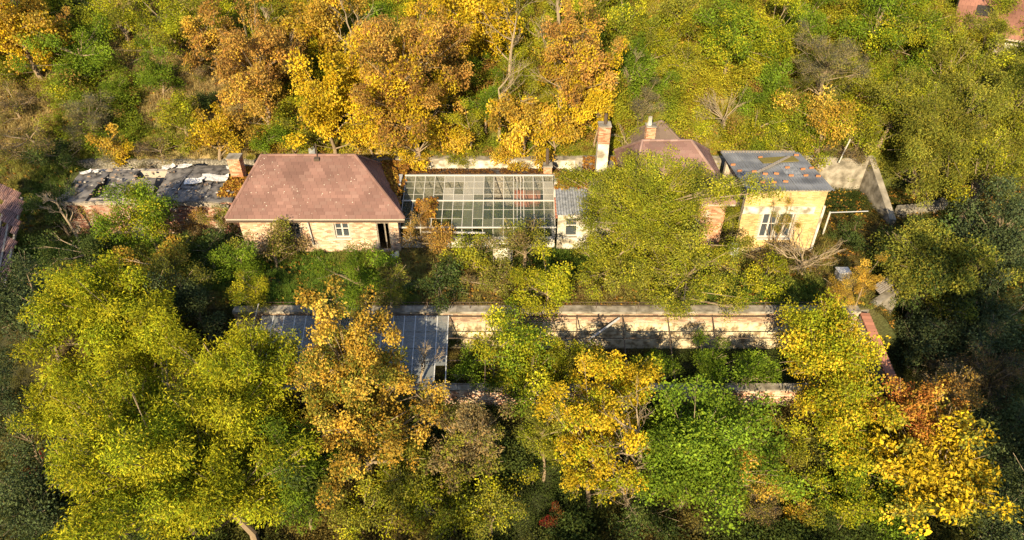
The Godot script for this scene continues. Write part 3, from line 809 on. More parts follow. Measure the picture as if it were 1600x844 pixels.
# ---------------------------------------------------------------- building helpers
func wall(called: String, m: Material, parent: Node, o: Vector3, u: Vector3, w: float, h: float, t: float, holes := []) -> MeshInstance3D:
	# a wall from o along u, its face towards u x up ... holes are [u0, v0, u1, v1]
	var n := u.cross(Vector3.UP).normalized()
	var us := [0.0, w]
	var vs := [0.0, h]
	for q in holes:
		us.append_array([q[0], q[2]]); vs.append_array([q[1], q[3]])
	us.sort(); vs.sort()
	var mb := MB.new()
	for i in us.size() - 1:
		for j in vs.size() - 1:
			if us[i + 1] - us[i] < 0.001 or vs[j + 1] - vs[j] < 0.001: continue
			var cu: float = (us[i] + us[i + 1]) * 0.5
			var cv: float = (vs[j] + vs[j + 1]) * 0.5
			var hole := false
			for q in holes:
				if cu > q[0] and cu < q[2] and cv > q[1] and cv < q[3]: hole = true
			if hole: continue
			mb.box(o + u * cu + Vector3.UP * cv - n * t * 0.5, Vector3(us[i + 1] - us[i], vs[j + 1] - vs[j], t), Basis(u, Vector3.UP, u.cross(Vector3.UP)))
	return part(called, mb, m, parent)

func bricks(parent: Node, o: Vector3, u: Vector3, w: float, h: float, holes: Array, pal: Array, seed_: int, miss := 0.0, bw := 0.25, bh := 0.075) -> void:
	rng.seed = seed_
	var n := u.cross(Vector3.UP).normalized()
	var xs := []
	var cs := []
	var rows := int(h / bh)
	var basis := Basis(u, Vector3.UP, -n)
	for r in rows:
		var a := -bw * 0.5 * (r % 2)
		while a < w:
			var a0 := maxf(a + 0.006, 0.0)
			var a1 := minf(a + bw - 0.006, w)
			a += bw
			if a1 - a0 < 0.03: continue
			var cu := (a0 + a1) * 0.5
			var cv := (r + 0.5) * bh
			var hole := false
			for q in holes:
				if a1 > q[0] + 0.01 and a0 < q[2] - 0.01 and cv > q[1] - 0.02 and cv < q[3] + 0.02: hole = true
			if hole: continue
			var p := o + u * cu + Vector3.UP * cv
			if miss > 0.0 and patchy.get_noise_2d(p.x * 9.0 + p.z * 9.0, p.y * 9.0) > 0.5 - miss: continue
			var c: Color = pal[rng.randi() % pal.size()]
			c = c * rr(0.8, 1.18) * (1.0 + 0.3 * patchy.get_noise_2d(p.x * 5.0, p.y * 5.0))
			xs.append(Transform3D(Basis(basis.x * (a1 - a0), basis.y * (bh - 0.012), basis.z * 0.05), p + n * (rr(-0.006, 0.008) - 0.012)))
			cs.append(c)
	scatter("brickwork", CL.unit, M.brick, parent, xs, cs)

func slope_shingles(parent: Node, a: Vector3, b: Vector3, c: Vector3, d: Vector3, sw: float, sh: float, pal: Array, seed_: int, called := "shingles") -> void:
	# a-b is the eave, d-c the ridge
	rng.seed = seed_
	var mid := ((d + c) * 0.5 - (a + b) * 0.5)
	var n := (b - a).cross(mid).normalized()
	if n.y < 0: n = -n
	var rows := int(mid.length() / sh)
	var xs := []
	var cs := []
	for r in rows:
		var t := (r + 0.5) / rows
		var l := a.lerp(d, t)
		var q := b.lerp(c, t)
		var dir := (q - l)
		var len_ := dir.length()
		if len_ < 0.1: continue
		dir /= len_
		var up := n.cross(dir).normalized()
		if up.y < 0: up = -up
		var x := -sw * 0.5 * (r % 2)
		while x < len_:
			var x0 := maxf(x + 0.004, 0.0)
			var x1 := minf(x + sw - 0.004, len_)
			x += sw
			if x1 - x0 < 0.03: continue
			var p := l + dir * (x0 + x1) * 0.5
			var col: Color = pal[rng.randi() % pal.size()]
			var k := patchy.get_noise_3d(p.x * 4.0, p.y * 4.0, p.z * 4.0)
			col = (pal[0] as Color).lerp(col, 0.25) * rr(0.93, 1.07) * (1.0 + 0.45 * k + 0.25 * wave.get_noise_2d(p.x * 5.0, p.z * 5.0))
			var tilt := Basis(dir, rr(-0.02, 0.025) + 0.08)
			var bs := tilt * Basis(dir * (x1 - x0), n * 0.018, up * sh * 1.18)
			xs.append(Transform3D(bs, p + n * (0.02 + rr(0, 0.006))))
			cs.append(col)
	scatter(called, CL.unit, M.shingle, parent, xs, cs)

func hip_roof(parent: Node, x0: float, x1: float, z0: float, z1: float, ey: float, rx0: float, rx1: float, ry: float, rz: float, pal: Array, seed_: int, skew := 0.0) -> void:
	# eave rectangle x0..x1, z0 (back)..z1 (front); ridge rx0..rx1 at ry, rz
	var A := Vector3(x0, ey, z1); var B := Vector3(x1, ey, z1); var C := Vector3(x1 - skew, ey, z0); var D := Vector3(x0, ey, z0)
	var R := Vector3(rx0, ry, rz); var S := Vector3(rx1, ry, rz)
	var mb := MB.new()
	var dn := Vector3(0, -0.12, 0)
	mb.quad(A, B, S, R); mb.tri(B, C, S); mb.quad(C, D, R, S); mb.tri(D, A, R)
	mb.quad(A + dn, D + dn, C + dn, B + dn)
	for e in [[A, B], [B, C], [C, D], [D, A]]: mb.quad(e[0] + dn, e[1] + dn, e[1], e[0])
	var roof := part("roof", mb, M.rust if false else M.mortar, parent)
	slope_shingles(roof, A, B, S, R, 0.4, 0.2, pal, seed_)
	slope_shingles(roof, B, C, S, S, 0.4, 0.2, pal, seed_ + 1)
	slope_shingles(roof, C, D, R, S, 0.4, 0.2, pal, seed_ + 2)
	slope_shingles(roof, D, A, R, R, 0.4, 0.2, pal, seed_ + 3)
	# ridge and hip caps, short half-round pieces
	var caps := MB.new()
	rng.seed = seed_ + 9
	for e in [[R, S], [A, R], [B, S], [C, S], [D, R]]:
		var l: float = (e[1] - e[0]).length()
		var k := int(l / 0.42) + 1
		for i in k:
			var p: Vector3 = e[0].lerp(e[1], float(i) / k)
			var q: Vector3 = e[0].lerp(e[1], minf(1.0, (i + 1.06) / k))
			caps.col = (pal[1] as Color) * rr(0.8, 1.35)
			caps.tube([p + Vector3.UP * 0.03, q + Vector3.UP * 0.045], [0.085, 0.075], 6)
	part("ridge_caps", caps, M.shingle, roof)

func window(parent: Node, c: Vector3, w: float, h: float, cols: int, rows: int, m: Material) -> void:
	# frame set in a wall that looks towards +z; c is the middle of the opening on the wall face
	var f := MB.new()
	var z := c + Vector3(0, 0, -0.14)
	for s in [-1, 1]:
		f.box(z + Vector3(s * (w * 0.5 - 0.035), 0, 0), Vector3(0.07, h, 0.08))
		f.box(z + Vector3(0, s * (h * 0.5 - 0.035), 0), Vector3(w - 0.14, 0.07, 0.075))
	for i in range(1, cols):
		f.box(z + Vector3(-w * 0.5 + w * i / cols, 0, 0), Vector3(0.09 if i * 2 == cols else 0.05, h - 0.14, 0.07))
	for j in range(1, rows):
		f.box(z + Vector3(0, -h * 0.5 + h * j / rows + 0.1 * (1 if rows == 2 else 0), 0), Vector3(w - 0.14, 0.05, 0.065))
	var win := part("window", f, m, parent)
	var pane := box_mesh(Vector3(w / cols - 0.05, h / rows - 0.04, 0.006))
	for i in cols:
		for j in rows:
			place("pane", pane, M.glass_window, win, Transform3D(Basis(), z + Vector3(-w * 0.5 + w * (i + 0.5) / cols, -h * 0.5 + h * (j + 0.5) / rows, -0.012)))
	var s := MB.new()
	s.box(c + Vector3(0, -h * 0.5 - 0.035, 0.03), Vector3(w + 0.16, 0.06, 0.16))
	part("sill", s, m, win)

func chimney(parent: Node, x: float, z: float, y0: float, y1: float, w: float, d: float, pal: Array, seed_: int, white_to := -1.0, called := "chimney") -> MeshInstance3D:
	var mb := MB.new()
	mb.box(Vector3(x, (y0 + y1) * 0.5, z), Vector3(w - 0.04, y1 - y0, d - 0.04))
	var o := part(called, mb, M.mortar, parent)
	var b0 := maxf(y0, white_to)
	for s in [[Vector3(x - w * 0.5, b0, z + d * 0.5), Vector3.RIGHT, w], [Vector3(x + w * 0.5, b0, z - d * 0.5), Vector3.LEFT, w]]:
		bricks(o, s[0], s[1], s[2], y1 - b0, [], pal, seed_)
	for s in [[Vector3(x + w * 0.5, b0, z + d * 0.5), Vector3.FORWARD, d], [Vector3(x - w * 0.5, b0, z - d * 0.5), Vector3.BACK, d]]:
		bricks(o, s[0], s[1], s[2], y1 - b0, [], pal, seed_ + 1)
	if white_to > y0:
		var p := MB.new()
		p.box(Vector3(x, (y0 + white_to) * 0.5, z), Vector3(w, white_to - y0, d))
		part("plaster_coat", p, M.plaster_white, o)
	var cap := MB.new()
	cap.box(Vector3(x, y1 + 0.04, z), Vector3(w + 0.1, 0.08, d + 0.1))
	part("cap", cap, M.concrete, o)
	return o

func wave_sheet(w: float, l: float, pitch: float, amp: float) -> ArrayMesh:
	var mb := MB.new()
	var n := int(w / pitch * 6)
	for i in n:
		var a := -w * 0.5 + w * i / n
		var b := -w * 0.5 + w * (i + 1) / n
		var ya := sin(TAU * a / pitch) * amp
		var yb := sin(TAU * b / pitch) * amp
		for t in [0.0, -0.012]:
			mb.quad(Vector3(a, ya + t, -l * 0.5), Vector3(b, yb + t, -l * 0.5), Vector3(b, yb + t, l * 0.5), Vector3(a, ya + t, l * 0.5))
		for s in [-1, 1]:
			mb.quad(Vector3(a, ya, s * l * 0.5), Vector3(b, yb, s * l * 0.5), Vector3(b, yb - 0.012, s * l * 0.5), Vector3(a, ya - 0.012, s * l * 0.5))
	return mb.mesh()

func leaf_litter(called: String, label: String, a: Vector3, u: Vector3, v: Vector3, n: int, seed_: int, pal: Array, thick := 0.06) -> void:
	rng.seed = seed_
	var xs := []
	var cs := []
	for i in n:
		var s := rng.randf()
		var t := rng.randf()
		var p := a + u * s + v * t
		if patchy.get_noise_2d(p.x * 6.0, p.z * 6.0) > 0.28: continue
		xs.append(Transform3D(Basis(rdir(), rr(0, 0.7)) * Basis(Vector3.UP, rr(0, TAU)).scaled(Vector3.ONE * rr(0.7, 1.3)), p + Vector3.UP * rr(0.01, thick)))
		cs.append((pal[rng.randi() % pal.size()] as Color) * rr(0.6, 1.2))
	var o := scatter(called, CL.litter, M.leaf, self, xs, cs)
	tag(o, label, "leaf litter", "", "stuff")

const SALMON := [Color(0.46, 0.31, 0.21), Color(0.52, 0.37, 0.26), Color(0.40, 0.25, 0.17), Color(0.58, 0.46, 0.33)]
const BUFF := [Color(0.52, 0.37, 0.165), Color(0.56, 0.42, 0.2), Color(0.46, 0.32, 0.14), Color(0.52, 0.34, 0.155)]
const ORANGE := [Color(0.4, 0.2, 0.11), Color(0.46, 0.27, 0.165), Color(0.33, 0.155, 0.09), Color(0.44, 0.3, 0.2)]
const REDB := [Color(0.27, 0.125, 0.085), Color(0.32, 0.17, 0.12), Color(0.21, 0.095, 0.07), Color(0.34, 0.25, 0.19)]
const PINKROOF := [Color(0.158, 0.088, 0.072), Color(0.188, 0.11, 0.09), Color(0.126, 0.07, 0.06), Color(0.18, 0.12, 0.1)]
const LITTER := [Color(0.42, 0.20, 0.035), Color(0.36, 0.15, 0.03), Color(0.5, 0.30, 0.04), Color(0.26, 0.12, 0.04)]

func pink_house() -> void:
	var o := thing("hip_roofed_house", "brick house with large pink brown hipped roof, left of the glasshouse", "house", Vector3(-11, 0, -2.6))
	var holes := [[5.34, 0.95, 6.18, 1.95], [2.7, 1.05, 3.35, 1.9], [7.75, 0.0, 8.5, 2.0]]
	wall("wall", M.mortar, o, Vector3(-15.5, -0.3, 0), Vector3.RIGHT, 9.0, 2.8, 0.3, [[5.34, 1.25, 6.18, 2.25], [2.7, 1.35, 3.35, 2.2], [7.75, 0.3, 8.5, 2.3]])
	bricks(o, Vector3(-15.5, -0.15, 0.0), Vector3.RIGHT, 9.0, 2.45, [[5.34, 1.1, 6.18, 2.1], [2.7, 1.2, 3.35, 2.05], [7.75, 0.15, 8.5, 2.15]], SALMON, 31, 0.06)
	wall("wall", M.mortar, o, Vector3(-6.5, -0.3, -0.302), Vector3(-1.9, 0, -5.0).normalized(), 5.35, 2.8, 0.3)
	wall("wall", M.mortar, o, Vector3(-15.2, -0.3, -5.3), Vector3.BACK, 5.0, 2.8, 0.3)
	wall("wall", M.mortar, o, Vector3(-8.45, -0.3, -5.35), Vector3.LEFT, 7.05, 2.8, 0.3)
	var bd := MB.new()
	bd.box(Vector3(-11, 2.38, 0.05), Vector3(9.04, 0.22, 0.1))
	part("eave_board", bd, M.plaster_white, o)
	window(o, Vector3(-9.74, 1.45, 0.0), 0.84, 1.0, 2, 2, M.white_metal)
	window(o, Vector3(-12.475, 1.475, 0.0), 0.65, 0.85, 2, 2, M.wood_grey)
	var df := MB.new()
	for s in [-7.72, -7.03]: df.box(Vector3(s, 1.0, -0.1), Vector3(0.07, 2.0, 0.12))
	df.box(Vector3(-7.375, 1.965, -0.1), Vector3(0.62, 0.07, 0.11))
	part("door_frame", df, M.wood_grey, o)
	var dr := MB.new()
	dr.box(Vector3(-7.45, 0.95, -0.75), Vector3(0.05, 1.9, 0.75), Basis(Vector3.UP, 0.3))
	part("door", dr, M.wood_grey, o)
	var dp := MB.new()
	dp.tube([Vector3(-11.62, 2.4, 0.16), Vector3(-11.58, 2.1, 0.12), Vector3(-11.5, 0.6, 0.12)], [0.05, 0.05, 0.05], 8)
	part("downpipe", dp, M.white_metal, o)
	hip_roof(o, -15.97, -5.99, -5.7, 0.5, 2.58, -14.33, -8.98, 4.93, -2.5, PINKROOF, 51, 2.0)
	var gt := MB.new()
	gt.bar(Vector3(-15.9, 2.44, 0.56), Vector3(-6.0, 2.44, 0.56), 0.09)
	part("gutter", gt, M.rust, o)
	var vent := MB.new()
	vent.tube([Vector3(-11.12, 4.8, -2.4), Vector3(-11.08, 5.75, -2.4)], [0.035, 0.035], 6)
	vent.box(Vector3(-11.12, 4.83, -2.32), Vector3(0.3, 0.16, 0.3))
	part("vent_pipe", vent, M.rust, o)
	# pale lichen on the roof
	rng.seed = 5
	var xs := []
	var cs := []
	var up := Vector3(0, 2.35, -3.0)
	for i in 120:
		var t := pow(rng.randf(), 0.8)
		var p := Vector3(lerpf(lerpf(-15.9, -14.3, t), lerpf(-6.1, -9.0, t), rng.randf()), 2.58, 0.5) + up * t
		if patchy.get_noise_2d(p.x * 4.0, p.z * 4.0) < -0.1: continue
		xs.append(Transform3D(Basis(Vector3.RIGHT, 0.66) * Basis(Vector3.UP, rr(0, TAU)).scaled(Vector3(rr(0.015, 0.05), 0.004, rr(0.015, 0.04))), p + Vector3(0, 0.06, 0.015)))
		cs.append(Color(0.62, 0.56, 0.46) * rr(0.7, 1.1))
	scatter("lichen", CL.unit, M.brick, o, xs, cs)

func ruined_shed() -> void:
	var o := thing("ruined_shed", "long ruined brick shed with sagging black felt roof left of the pink roofed house", "shed", Vector3(-21.5, 0, -3.6))
	wall("wall", M.mortar, o, Vector3(-26.6, -0.5, -2.0), Vector3.RIGHT, 10.2, 2.75, 0.3, [[3.8, 1.2, 4.6, 2.0]])
	bricks(o, Vector3(-26.6, -0.3, -2.0), Vector3.RIGHT, 10.2, 2.5, [[3.8, 1.0, 4.6, 1.8]], REDB, 61, 0.12)
	wall("wall", M.mortar, o, Vector3(-26.302, -0.5, -5.6), Vector3.BACK, 3.3, 2.7, 0.3)
	wall("wall", M.mortar, o, Vector3(-16.7, -0.5, -5.602), Vector3.LEFT, 9.9, 2.9, 0.3)
	bricks(o, Vector3(-26.6, 1.2, -5.59), Vector3.RIGHT, 9.9, 1.25, [], REDB, 66, 0.1)
	# felt covered decks, each sagging in its own way
	var decks := [[-26.9, -25.0, -0.15, 0.1, -5.1], [-25.0, -23.3, -0.45, -0.2, -5.3], [-23.3, -21.8, -0.3, -0.6, -4.3], [-21.6, -20.0, -0.35, 0.12, -5.9], [-20.0, -18.2, 0.05, 0.05, -5.9], [-18.2, -16.4, 0.0, 0.0, -5.9]]
	rng.seed = 14
	for d in decks:
		var mb := MB.new()
		var nx := 7
		var nz := 9
		var g := []
		for j in nz + 1:
			for i in nx + 1:
				var s := float(i) / nx
				var t := float(j) / nz
				var x := lerpf(d[0] + 0.01, d[1] - 0.01, s)
				var z := lerpf(-1.72, d[4], t) + rr(-0.06, 0.06) * (1.0 if j in [0, nz] else 0.0)
				var sag := lerpf(d[2], d[3], s) * sin(PI * clampf(t * 1.15, 0.0, 1.0)) + rr(-0.03, 0.03)
				g.append(Vector3(x, 2.36 + sag + 0.12 * t, z))
		var w := nx + 1
		for j in nz:
			for i in nx:
				mb.col = Color.WHITE * rr(0.9, 1.12)
				mb.quad(g[j * w + i], g[j * w + i + 1], g[j * w + w + i + 1], g[j * w + w + i])
		mb.col = Color.WHITE
		var dn := Vector3(0, -0.09, 0)
		for j in nz:
			mb.quad(g[j * w], g[j * w + w], g[j * w + w] + dn, g[j * w] + dn)
			mb.quad(g[j * w + nx] + dn, g[j * w + w + nx] + dn, g[j * w + w + nx], g[j * w + nx])
		for i in nx:
			mb.quad(g[i] + dn, g[i + 1] + dn, g[i + 1], g[i])
			mb.quad(g[nz * w + i], g[nz * w + i + 1], g[nz * w + i + 1] + dn, g[nz * w + i] + dn)
			for j in nz:
				mb.quad(g[j * w + w + i] + dn, g[j * w + w + i + 1] + dn, g[j * w + i + 1] + dn, g[j * w + i] + dn)
		part("felt_deck", mb, M.felt, o)
	# torn pale felt
	for f in [[-19.3, -3.75, 1.15, 0.75, 0.1], [-18.2, -4.15, 1.75, 0.7, -0.12], [-21.6, -5.5, 0.75, 0.55, 0.5], [-20.6, -5.7, 0.9, 0.45, 0.1], [-17.4, -5.55, 1.1, 0.55, -0.2], [-26.4, -4.9, 0.7, 0.4, 0.6], [-25.9, -5.0, 0.5, 0.3, 0.2]]:
		var mb := MB.new()
		var b := Basis(Vector3.UP, f[4])
		var g := []
		for j in 4:
			for i in 6:
				var edge: float = 1.0 if (i in [0, 5] or j in [0, 3]) else 0.0
				g.append(Vector3(f[0], 2.52, f[1]) + b * Vector3((i / 5.0 - 0.5) * f[2] + rr(-0.09, 0.09) * edge, 0.03 + rr(0.0, 0.06) + (0.16 if i == 5 else 0.0) * rr(0, 1), (j / 3.0 - 0.5) * f[3] + rr(-0.07, 0.07) * edge))
		for t in [0.0, -0.012]:
			for j in 3:
				for i in 5:
					var q := j * 6 + i
					mb.quad(g[q] + Vector3.UP * t, g[q + 1] + Vector3.UP * t, g[q + 7] + Vector3.UP * t, g[q + 6] + Vector3.UP * t)
		part("felt_flap", mb, M.felt_pale, o)
	# rubble on the felt
	var xs := []
	var cs := []
	for i in 130:
		xs.append(Transform3D(Basis(rdir(), rr(0, 3)).scaled(Vector3(rr(0.05, 0.2), rr(0.03, 0.08), rr(0.05, 0.14))), Vector3(rr(-26.5, -16.8), 2.5, rr(-5.4, -2.0))))
		cs.append([Color(0.3, 0.28, 0.25), Color(0.24, 0.17, 0.12), Color(0.12, 0.11, 0.1)][rng.randi() % 3])
	scatter("rubble", CL.unit, M.brick, o, xs, cs)
	# fascia boards
	for f in [[-26.6, -24.5, 0.0], [-24.45, -22.1, 0.02], [-22.05, -19.9, -0.01], [-19.9, -18.1, -0.08], [-18.3, -16.7, -0.3]]:
		var mb := MB.new()
		mb.bar(Vector3(f[0], 2.22, -1.76), Vector3(f[1], 2.22 + f[2], -1.74 + f[2] * 0.3), 0.05, 0.26)
		part("fascia_board", mb, M.wood_grey, o)
	chimney(o, -16.85, -4.6, 0.0, 3.75, 0.72, 0.6, ORANGE, 71)
	var st := MB.new()
	for i in 5: st.box(Vector3(-22.2, 0.1 + i * 0.16, -1.3 + i * -0.1), Vector3(0.9, 0.15, 0.3))
	part("steps", st, M.concrete, o)

func tiled_ruin() -> void:
	var o := thing("collapsed_tiled_hut", "collapsed hut with broken red brown tiled roof at the left edge", "hut", Vector3(-29.5, -0.6, -0.6))
	# a sagging slope of large clay tiles with gaps
	var a := Vector3(-31.7, 2.45, -3.7)
	var u := Vector3(2.15, 0.05, 1.3).normalized()
	var v := Vector3(0.5, -1.7, 3.2).normalized()
	rng.seed = 23
	var n := u.cross(v).normalized()
	if n.y < 0: n = -n
	var tile := MB.new()
	tile.box(Vector3(0, 0, 0), Vector3(0.5, 0.05, 0.46))
	for i in 3: tile.box(Vector3(-0.165 + i * 0.165, 0.045, 0), Vector3(0.09, 0.045, 0.46))
	var tm := tile.mesh()
	var tmats := []
	for c in [Color(0.17, 0.09, 0.075), Color(0.21, 0.12, 0.10), Color(0.135, 0.075, 0.065)]:
		var m := StandardMaterial3D.new()
		m.albedo_color = c.linear_to_srgb()
		m.roughness = 0.9
		m.resource_name = "clay_tile"
		tmats.append(m)
	for r in 14:
		for k in 8:
			var hole := rng.randf() < (0.2 if r > 1 else 0.08)
			var bend := -0.5 * sin(k / 7.0 * PI) * (r / 13.0)
			if hole or (r > 9 and k > 9 - (r - 9)): continue
			var b := Basis(u, n, -v) 
			b = Basis(n, rr(-0.07, 0.07)) * Basis(u, rr(-0.08, 0.1)) * b
			place("tile", tm, tmats[rng.randi() % 3], o, Transform3D(b.orthonormalized(), a + u * (k * 0.5) + v * (r * 0.44) + n * (bend + rr(0, 0.05))))
	for i in 5:
		var mb := MB.new()
		var s := a + u * (0.1 + i * 0.8) - n * 0.12
		mb.bar(s, s + v * 5.9, 0.1, 0.14)
		part("rafter", mb, M.wood_grey, o)
	var w := MB.new()
	w.box(a + u * 1.7 + v * 5.2 + Vector3(0, -1.7, -0.3), Vector3(3.4, 1.6, 0.25), Basis(Vector3.UP, -0.5))
	part("wall", w, M.mortar, o)

func glasshouse() -> void:
	var o := thing("glasshouse", "long lean-to glasshouse with white glazing bars and many small panes", "greenhouse", Vector3(-2, 0, -2.4))
	var x0 := -6.52
	var x1 := 2.5
	var T := Vector3(0, 2.52, -4.5)
	var E := Vector3(0, 1.32, -0.5)
	var S := (E - T)
	var n := 15
	var pitch := (x1 - x0) / n
	var nrm := Vector3(0, -S.z, S.y).normalized()
	if nrm.y < 0: nrm = -nrm
	nrm = Vector3(0, 4.0, 1.2).normalized()
	var base := wall("base_wall", M.plaster_white, o, Vector3(x0, -0.3, -0.4), Vector3.RIGHT, x1 - x0, 0.95, 0.2)
	wall("side_wall", M.plaster_white, o, Vector3(x1 + 0.02, -0.3, -0.62), Vector3.FORWARD, 3.9, 0.95, 0.15)
	# glazing bars
	for i in n + 1:
		var mb := MB.new()
		var x := x0 + pitch * i
		mb.bar(T + Vector3(x, 0, 0), E + Vector3(x, 0, 0), 0.036, 0.06)
		part("glazing_bar", mb, M.bar_grey, o)
		var q := MB.new()
		q.bar(Vector3(x, 0.66, -0.46), Vector3(x, 1.27, -0.46), 0.035)
		part("front_mullion", q, M.bar_grey, o)
	for r in [[0.0, 0.10], [0.5, 0.065], [1.0, 0.08]]:
		var mb := MB.new()
		var p: Vector3 = T + S * r[0] + nrm * 0.035
		mb.bar(p + Vector3(x0 - 0.06, 0, 0), p + Vector3(x1 + 0.06, 0, 0), r[1], 0.06)
		part("ridge_beam" if r[0] == 0.0 else ("purlin" if r[0] == 0.5 else "eave_beam"), mb, M.white_metal, o)
	# thin laps between panes and the panes themselves; some have fallen out
	rng.seed = 41
	var rows := [0.0, 0.125, 0.25, 0.375, 0.5, 0.667, 0.833, 1.0]
	var lap := box_mesh(Vector3(pitch - 0.04, 0.012, 0.018))
	var tilt := Basis(Vector3.RIGHT, atan2(1.2, 4.0))
	for i in n:
		for j in 7:
			var a: float = rows[j]
			var b: float = rows[j + 1]
			var cx := x0 + pitch * (i + 0.5)
			var h := S.length() * (b - a)
			var p: Vector3 = T + S * ((a + b) * 0.5) + Vector3(cx, 0.0, 0)
			if j > 0 and j != 4 and rng.randf() < 0.9:
				place("lap_bar", lap, M.bar_grey, o, Transform3D(tilt, T + S * a + Vector3(cx, 0, 0) + nrm * 0.01))
			var m: Material = M.glass_clear if patchy.get_noise_2d(cx * 3.0, p.z * 3.0) + rr(-0.15, 0.15) < 0.05 else M.glass_dirty
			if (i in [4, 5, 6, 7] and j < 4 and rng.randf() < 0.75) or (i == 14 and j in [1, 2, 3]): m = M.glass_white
			elif i in [5, 6, 7, 8] and j >= 4 and rng.randf() < 0.4: m = M.glass_dirty
			if i == 9 and j < 4: continue
			if (i in [3, 4] and j == 6) or (i == 11 and j in [0, 2]) or rng.randf() < 0.03: continue
			var bs := (Basis(Vector3(rr(-1, 1), 0, rr(-1, 1)).normalized(), rr(0, 0.02)) * tilt).scaled_local(Vector3(pitch - 0.05, 0.006, h - 0.015))
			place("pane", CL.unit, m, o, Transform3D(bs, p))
		if rng.randf() < 0.85:
			place("front_pane", CL.unit, M.glass_dirty if rng.randf() < 0.6 else M.glass_clear, o, Transform3D(Basis().scaled(Vector3(pitch - 0.05, 0.56, 0.006)), Vector3(x0 + pitch * (i + 0.5), 0.965, -0.46)))
	# extra close bars over two bays on the right
	for x in [x0 + pitch * 11.35, x0 + pitch * 11.7]:
		var mb := MB.new()
		mb.bar(T + Vector3(x, 0.05, 0), T + S * 0.95 + Vector3(x, 0.05, 0), 0.035)
		part("glazing_bar", mb, M.bar_grey, o)
	var lb := MB.new()
	lb.bar(Vector3(-5.2, 1.2, -0.28), Vector3(-1.55, 1.12, -0.26), 0.12, 0.05)
	part("loose_eave_board", lb, M.white_metal, o)
	# inside: planting benches and a back wall
	wall("back_wall", M.stone, o, Vector3(x0, -0.3, -4.62), Vector3.RIGHT, x1 - x0, 2.75, 0.2)
	var bench := MB.new()
	bench.box(Vector3(-2.0, 0.35, -3.2), Vector3(8.2, 0.7, 1.1))
	part("planting_bench", bench, M.moss_dark, o)
	var bb := MB.new()
	bb.box(Vector3(0.95, 0.55, -3.9), Vector3(1.6, 2.4, 0.3))
	part("brick_stack", bb, M.red_clay, o)
	rng.seed = 44
	var wx := []
	var wc := []
	for i in 330:
		wx.append(Transform3D(Basis(Vector3.UP, rr(0, TAU)).scaled(Vector3.ONE * rr(0.4, 0.9)), Vector3(rr(x0 + 0.3, x1 - 0.4), rr(0.1, 0.5) + (0.5 if rng.randf() < 0.4 else 0.0), rr(-4.1, -0.9))))
		wc.append(Color(0.12, 0.20, 0.035).lerp(Color(0.26, 0.24, 0.07), rng.randf()) * rr(0.7, 1.2))
	scatter("weeds", CL.weed, M.leaf, o, wx, wc)
	# passage roof behind the ridge, buried in leaves
	var pr := MB.new()
	pr.hexa([Vector3(-6.7, 2.3, -4.85), Vector3(3.4, 2.3, -4.85), Vector3(3.4, 1.75, -6.6), Vector3(-6.7, 1.75, -6.6), Vector3(-6.7, 2.42, -4.85), Vector3(3.4, 2.42, -4.85), Vector3(3.4, 1.87, -6.6), Vector3(-6.7, 1.87, -6.6)])
	part("passage_roof", pr, M.felt, o)
	wall("passage_wall", M.mortar, o, Vector3(3.3, -0.2, -6.5), Vector3.LEFT, 9.9, 2.0, 0.2)
	var ch := chimney(o, 2.22, -5.2, 1.6, 2.85, 0.5, 0.45, ORANGE, 72)
	var fl := MB.new()
	fl.tube([Vector3(2.2, 2.85, -5.2), Vector3(2.18, 4.0, -5.2)], [0.1, 0.1], 8)
	part("flue_pipe", fl, M.rust, ch)
	leaf_litter("leaf_litter", "brown fallen leaves on the flat roof behind the glasshouse ridge", Vector3(-6.6, 2.4, -4.9), Vector3(9.9, 0, 0), Vector3(0, -0.53, -1.65), 1900, 81, [Color(0.2, 0.09, 0.03), Color(0.15, 0.07, 0.03), Color(0.26, 0.12, 0.03)])
	leaf_litter("leaf_litter", "loose orange leaves caught on the glasshouse panes", Vector3(-5.7, 2.0, -2.6), Vector3(1.2, 0, 0), Vector3(0, -0.42, 1.4), 300, 82, LITTER, 0.2)

func leaf_roof() -> void:
	var o := thing("leaf_covered_porch", "small flat roofed porch heaped with orange leaves beside the pink roof", "porch", Vector3(-6.6, 0, -3.2))
	var mb := MB.new()
	mb.hexa([Vector3(-8.1, 2.15, -0.2), Vector3(-6.58, 2.1, -0.2), Vector3(-6.58, 2.4, -6.4), Vector3(-8.6, 2.4, -6.4), Vector3(-8.1, 2.25, -0.2), Vector3(-6.58, 2.2, -0.2), Vector3(-6.58, 2.5, -6.4), Vector3(-8.6, 2.5, -6.4)])
	part("roof", mb, M.felt, o)
	var s := MB.new()
	s.box(Vector3(-6.82, 2.5, -3.9), Vector3(0.22, 0.3, 1.1))
	part("sheet_metal_upstand", s, M.steel_grey, o)
	leaf_litter("leaf_litter", "thick orange fallen leaves on the porch roof beside the pink roof", Vector3(-8.3, 2.52, -6.3), Vector3(1.7, -0.03, 0), Vector3(0, -0.25, 6.2), 4200, 83, LITTER, 0.16)
	leaf_litter("leaf_litter", "orange fallen leaves drifted on the back of the right hip of the pink roof", Vector3(-8.2, 2.95, -5.5), Vector3(0.9, -0.33, 0.1), Vector3(0.75, -0.02, 3.3), 1500, 87, LITTER, 0.12)
	leaf_litter("leaf_litter", "fallen leaves on the felt roof beside the brick chimney", Vector3(-17.4, 2.55, -5.6), Vector3(1.5, 0, 0), Vector3(0, -0.1, 3.4), 900, 84, LITTER, 0.1)

